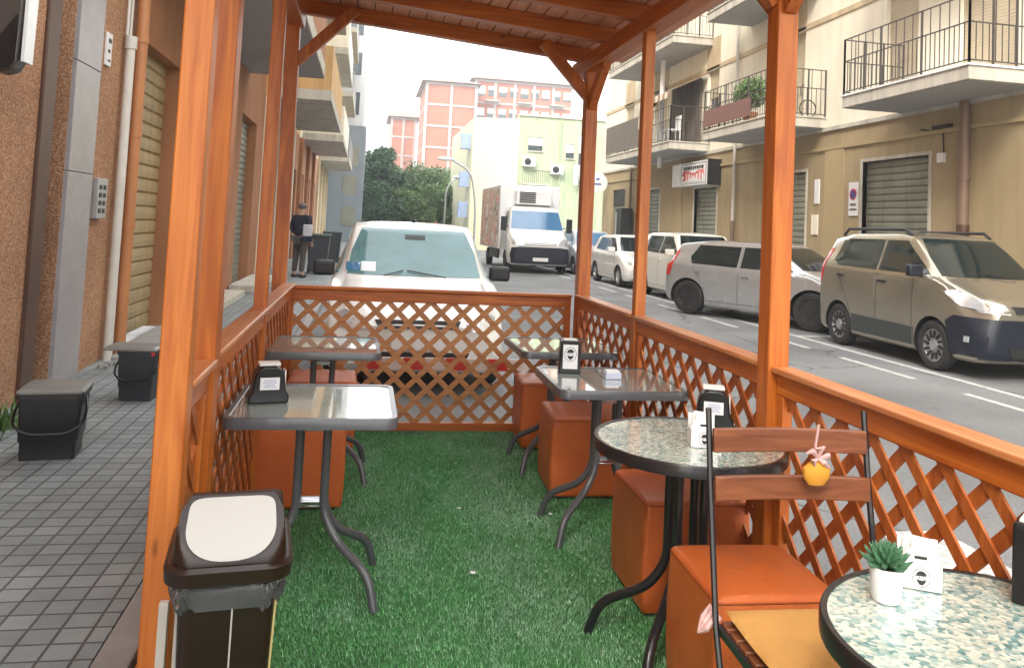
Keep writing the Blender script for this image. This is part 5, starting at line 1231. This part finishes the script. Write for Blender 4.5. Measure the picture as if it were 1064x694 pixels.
# ------------------------------------------------------------------ person
def skin(name, verts, edges, rad, mat, parent, sub=2):
    me = bpy.data.meshes.new(name); me.from_pydata(verts, edges, []); o = bpy.data.objects.new(name, me); COL.objects.link(o); me.materials.append(mat)
    sk = o.modifiers.new('skin', 'SKIN'); sk.use_smooth_shade = True
    for i, r in enumerate(rad):
        v = me.skin_vertices[0].data[i]; v.radius = (r, r) if not isinstance(r, tuple) else r
        v.use_root = (i == 0)
    sb = o.modifiers.new('s', 'SUBSURF'); sb.levels = sb.render_levels = sub
    dg = bpy.context.evaluated_depsgraph_get(); m2 = bpy.data.meshes.new_from_object(o.evaluated_get(dg)); o.modifiers.clear(); o.data = m2; m2.name = name; o.parent = parent
    return o
PE = thing('person', 'person in dark clothes standing on the left pavement with a pale bag', 'person', (0, 0, 0))
v = [(0, 0, .93), (0, 0, 1.12), (0, .01, 1.32), (0, .0, 1.46), (0, -.01, 1.53), (0, -.03, 1.62), (0, -.02, 1.70),
     (.09, 0, .88), (.11, -.03, .50), (.11, .02, .09), (.12, -.10, .035), (-.09, 0, .88), (-.12, .03, .50), (-.12, .06, .09), (-.13, -.06, .035),
     (.18, 0, 1.40), (.25, .03, 1.16), (.22, -.14, 1.02), (.19, -.22, .99), (-.18, 0, 1.40), (-.25, .02, 1.15), (-.25, -.08, .92), (-.245, -.10, .84)]
e = [(0, 1), (1, 2), (2, 3), (3, 4), (4, 5), (5, 6), (0, 7), (7, 8), (8, 9), (9, 10), (0, 11), (11, 12), (12, 13), (13, 14), (2, 15), (15, 16), (16, 17), (17, 18), (2, 19), (19, 20), (20, 21), (21, 22)]
r_ = [.12, .11, .12, .06, .055, .092, .07, .08, .055, .04, .04, .08, .055, .04, .04, .035, .03, .032, .03, .035, .03, .032, .03]
skin('body', v, e, r_, SKIN, PE)
ej = [(0, 1), (1, 2), (2, 3), (2, 4), (4, 5), (5, 6), (2, 7), (7, 8), (8, 9)]
vj = [v[0], v[1], v[2], (0, 0, 1.47), v[15], v[16], (.225, -.12, 1.035), v[19], v[20], (-.25, -.07, .95)]
skin('jacket', vj, ej, [.155, .15, .175, .09, .095, .068, .052, .095, .068, .052], CLOTHD, PE)
skin('trousers', [v[0], v[7], v[8], (.11, .02, .12), v[11], v[12], (-.12, .055, .12)], [(0, 1), (1, 2), (2, 3), (0, 4), (4, 5), (5, 6)], [.145, .105, .078, .06, .105, .078, .06], CLOTHG, PE)
MB().ico((0, -.01, 1.685), .108, .118, .085).build('hair', HELM, PE, smooth=True, world=False)
m = MB().ico((.035, -.118, 1.64), .012, sub=1).ico((-.035, -.118, 1.64), .012, sub=1).build('eyes', INK, PE, world=False)
MB().ico((0, -.125, 1.61), .014, .02, .022, sub=1).build('nose', SKIN, PE, world=False)
for sx in (-1, 1): MB().box(sx*.12-.045, sx*.12+.045, -.17+(.04 if sx < 0 else 0), .06+(.04 if sx < 0 else 0), .0, .085).build('shoe', P_TRIM, PE, bevel=.03, world=False)
for (hx, hy, hz, dx) in ((.19, -.23, .985, 0), (-.245, -.105, .81, 0)):
    m = MB()
    for k in range(4): m.tube([(hx-.03+k*.02, hy, hz), (hx-.03+k*.02, hy-.03, hz-.04), (hx-.03+k*.02, hy-.01, hz-.075+abs(k-1.5)*.006)], [.010, .009, .007], 6)
    m.tube([(hx+.035, hy, hz+.01), (hx+.05, hy-.03, hz-.02)], [.011, .008], 6); m.ico((hx, hy, hz), .04, .022, .045); m.build('hand', SKIN, PE, smooth=True, world=False)
PE.location = (-1.50, 19.6, 0); PE.rotation_euler.z = R(150)
BG = thing('shoulder_bag', 'pale and dark shoulder bag carried by the standing person', 'bag', (-1.33, 19.42, 1.0))
MB().box(-1.44, -1.22, 19.36, 19.46, .98, 1.26).build('bag_body', BAGW, BG, bevel=.03); MB().box(-1.45, -1.21, 19.35, 19.47, .86, .978).build('bag_base', CLOTHD, BG, bevel=.02)
MB().tube([(-1.42, 19.41, 1.25), (-1.45, 19.46, 1.48), (-1.26, 19.50, 1.45), (-1.24, 19.41, 1.25)], .012, 6).build('strap', CLOTHD, BG)

hz = bpy.data.materials.new('haze_air'); hz.use_nodes = True; hn = hz.node_tree; hn.nodes.remove(hn.nodes['Principled BSDF']); pv = hn.nodes.new('ShaderNodeVolumePrincipled'); pv.inputs['Density'].default_value = .0022; pv.inputs['Color'].default_value = (.92, .95, 1, 1); pv.inputs['Anisotropy'].default_value = .2
hn.links.new(pv.outputs[0], hn.nodes['Material Output'].inputs['Volume'])
HZ = MB().box(-310, 310, -70, 510, -1.3, 27).build('haze', hz); tag(HZ, kind='stuff', label='pale haze in the air over the far end of the street', cat='haze')
# ------------------------------------------------------------------ camera, light
cam = bpy.data.cameras.new('camera'); co = bpy.data.objects.new('camera', cam); COL.objects.link(co); scn.camera = co
p, yaw, roll = .05607, .17832, .04891
f = Vector((math.sin(yaw)*math.cos(p), math.cos(yaw)*math.cos(p), math.sin(p))); rt = Vector((math.cos(yaw), -math.sin(yaw), 0)); up_ = rt.cross(f)
rt2 = rt*math.cos(roll)+up_*math.sin(roll); up2 = -rt*math.sin(roll)+up_*math.cos(roll)
co.matrix_world = Matrix(((rt2.x, up2.x, -f.x, 0), (rt2.y, up2.y, -f.y, 0), (rt2.z, up2.z, -f.z, 1.45), (0, 0, 0, 1)))
cam.sensor_width = 36; cam.lens = 36*830/1064; cam.shift_y = -(347-188.82)/1064; cam.clip_start = .05; cam.clip_end = 2000
SUN_EL, SUN_AZ = 42, 214      # azimuth clockwise from +Y: where the sun stands
wd = bpy.data.worlds.new('World'); scn.world = wd; wd.use_nodes = True; nt = wd.node_tree; bgn = nt.nodes['Background']
sk = nt.nodes.new('ShaderNodeTexSky'); sk.sky_type = 'NISHITA'; sk.sun_disc = False; sk.sun_elevation = R(SUN_EL); sk.sun_rotation = R(SUN_AZ); sk.dust_density = 4; sk.air_density = 1.2
mx = nt.nodes.new('ShaderNodeMix'); mx.data_type = 'RGBA'; mx.inputs[0].default_value = .72; mx.inputs[7].default_value = (10.6, 10.5, 10.2, 1)
nt.links.new(sk.outputs[0], mx.inputs[6]); nt.links.new(mx.outputs[2], bgn.inputs[0]); bgn.inputs[1].default_value = .15
ld = bpy.data.lights.new('sun', 'SUN'); ld.energy = 1.5; ld.angle = R(22); ld.color = (1, .94, .84); lo = bpy.data.objects.new('sun', ld); COL.objects.link(lo)
el, az = R(SUN_EL), R(SUN_AZ); dvec = Vector((math.sin(az)*math.cos(el), math.cos(az)*math.cos(el), math.sin(el))); lo.rotation_euler = dvec.to_track_quat('Z', 'Y').to_euler()
scn.view_settings.view_transform = 'Standard'; scn.view_settings.look = 'None'; scn.view_settings.exposure = 1.38; scn.view_settings.gamma = 1
scn.cycles.max_bounces = 8; scn.cycles.use_denoising = True
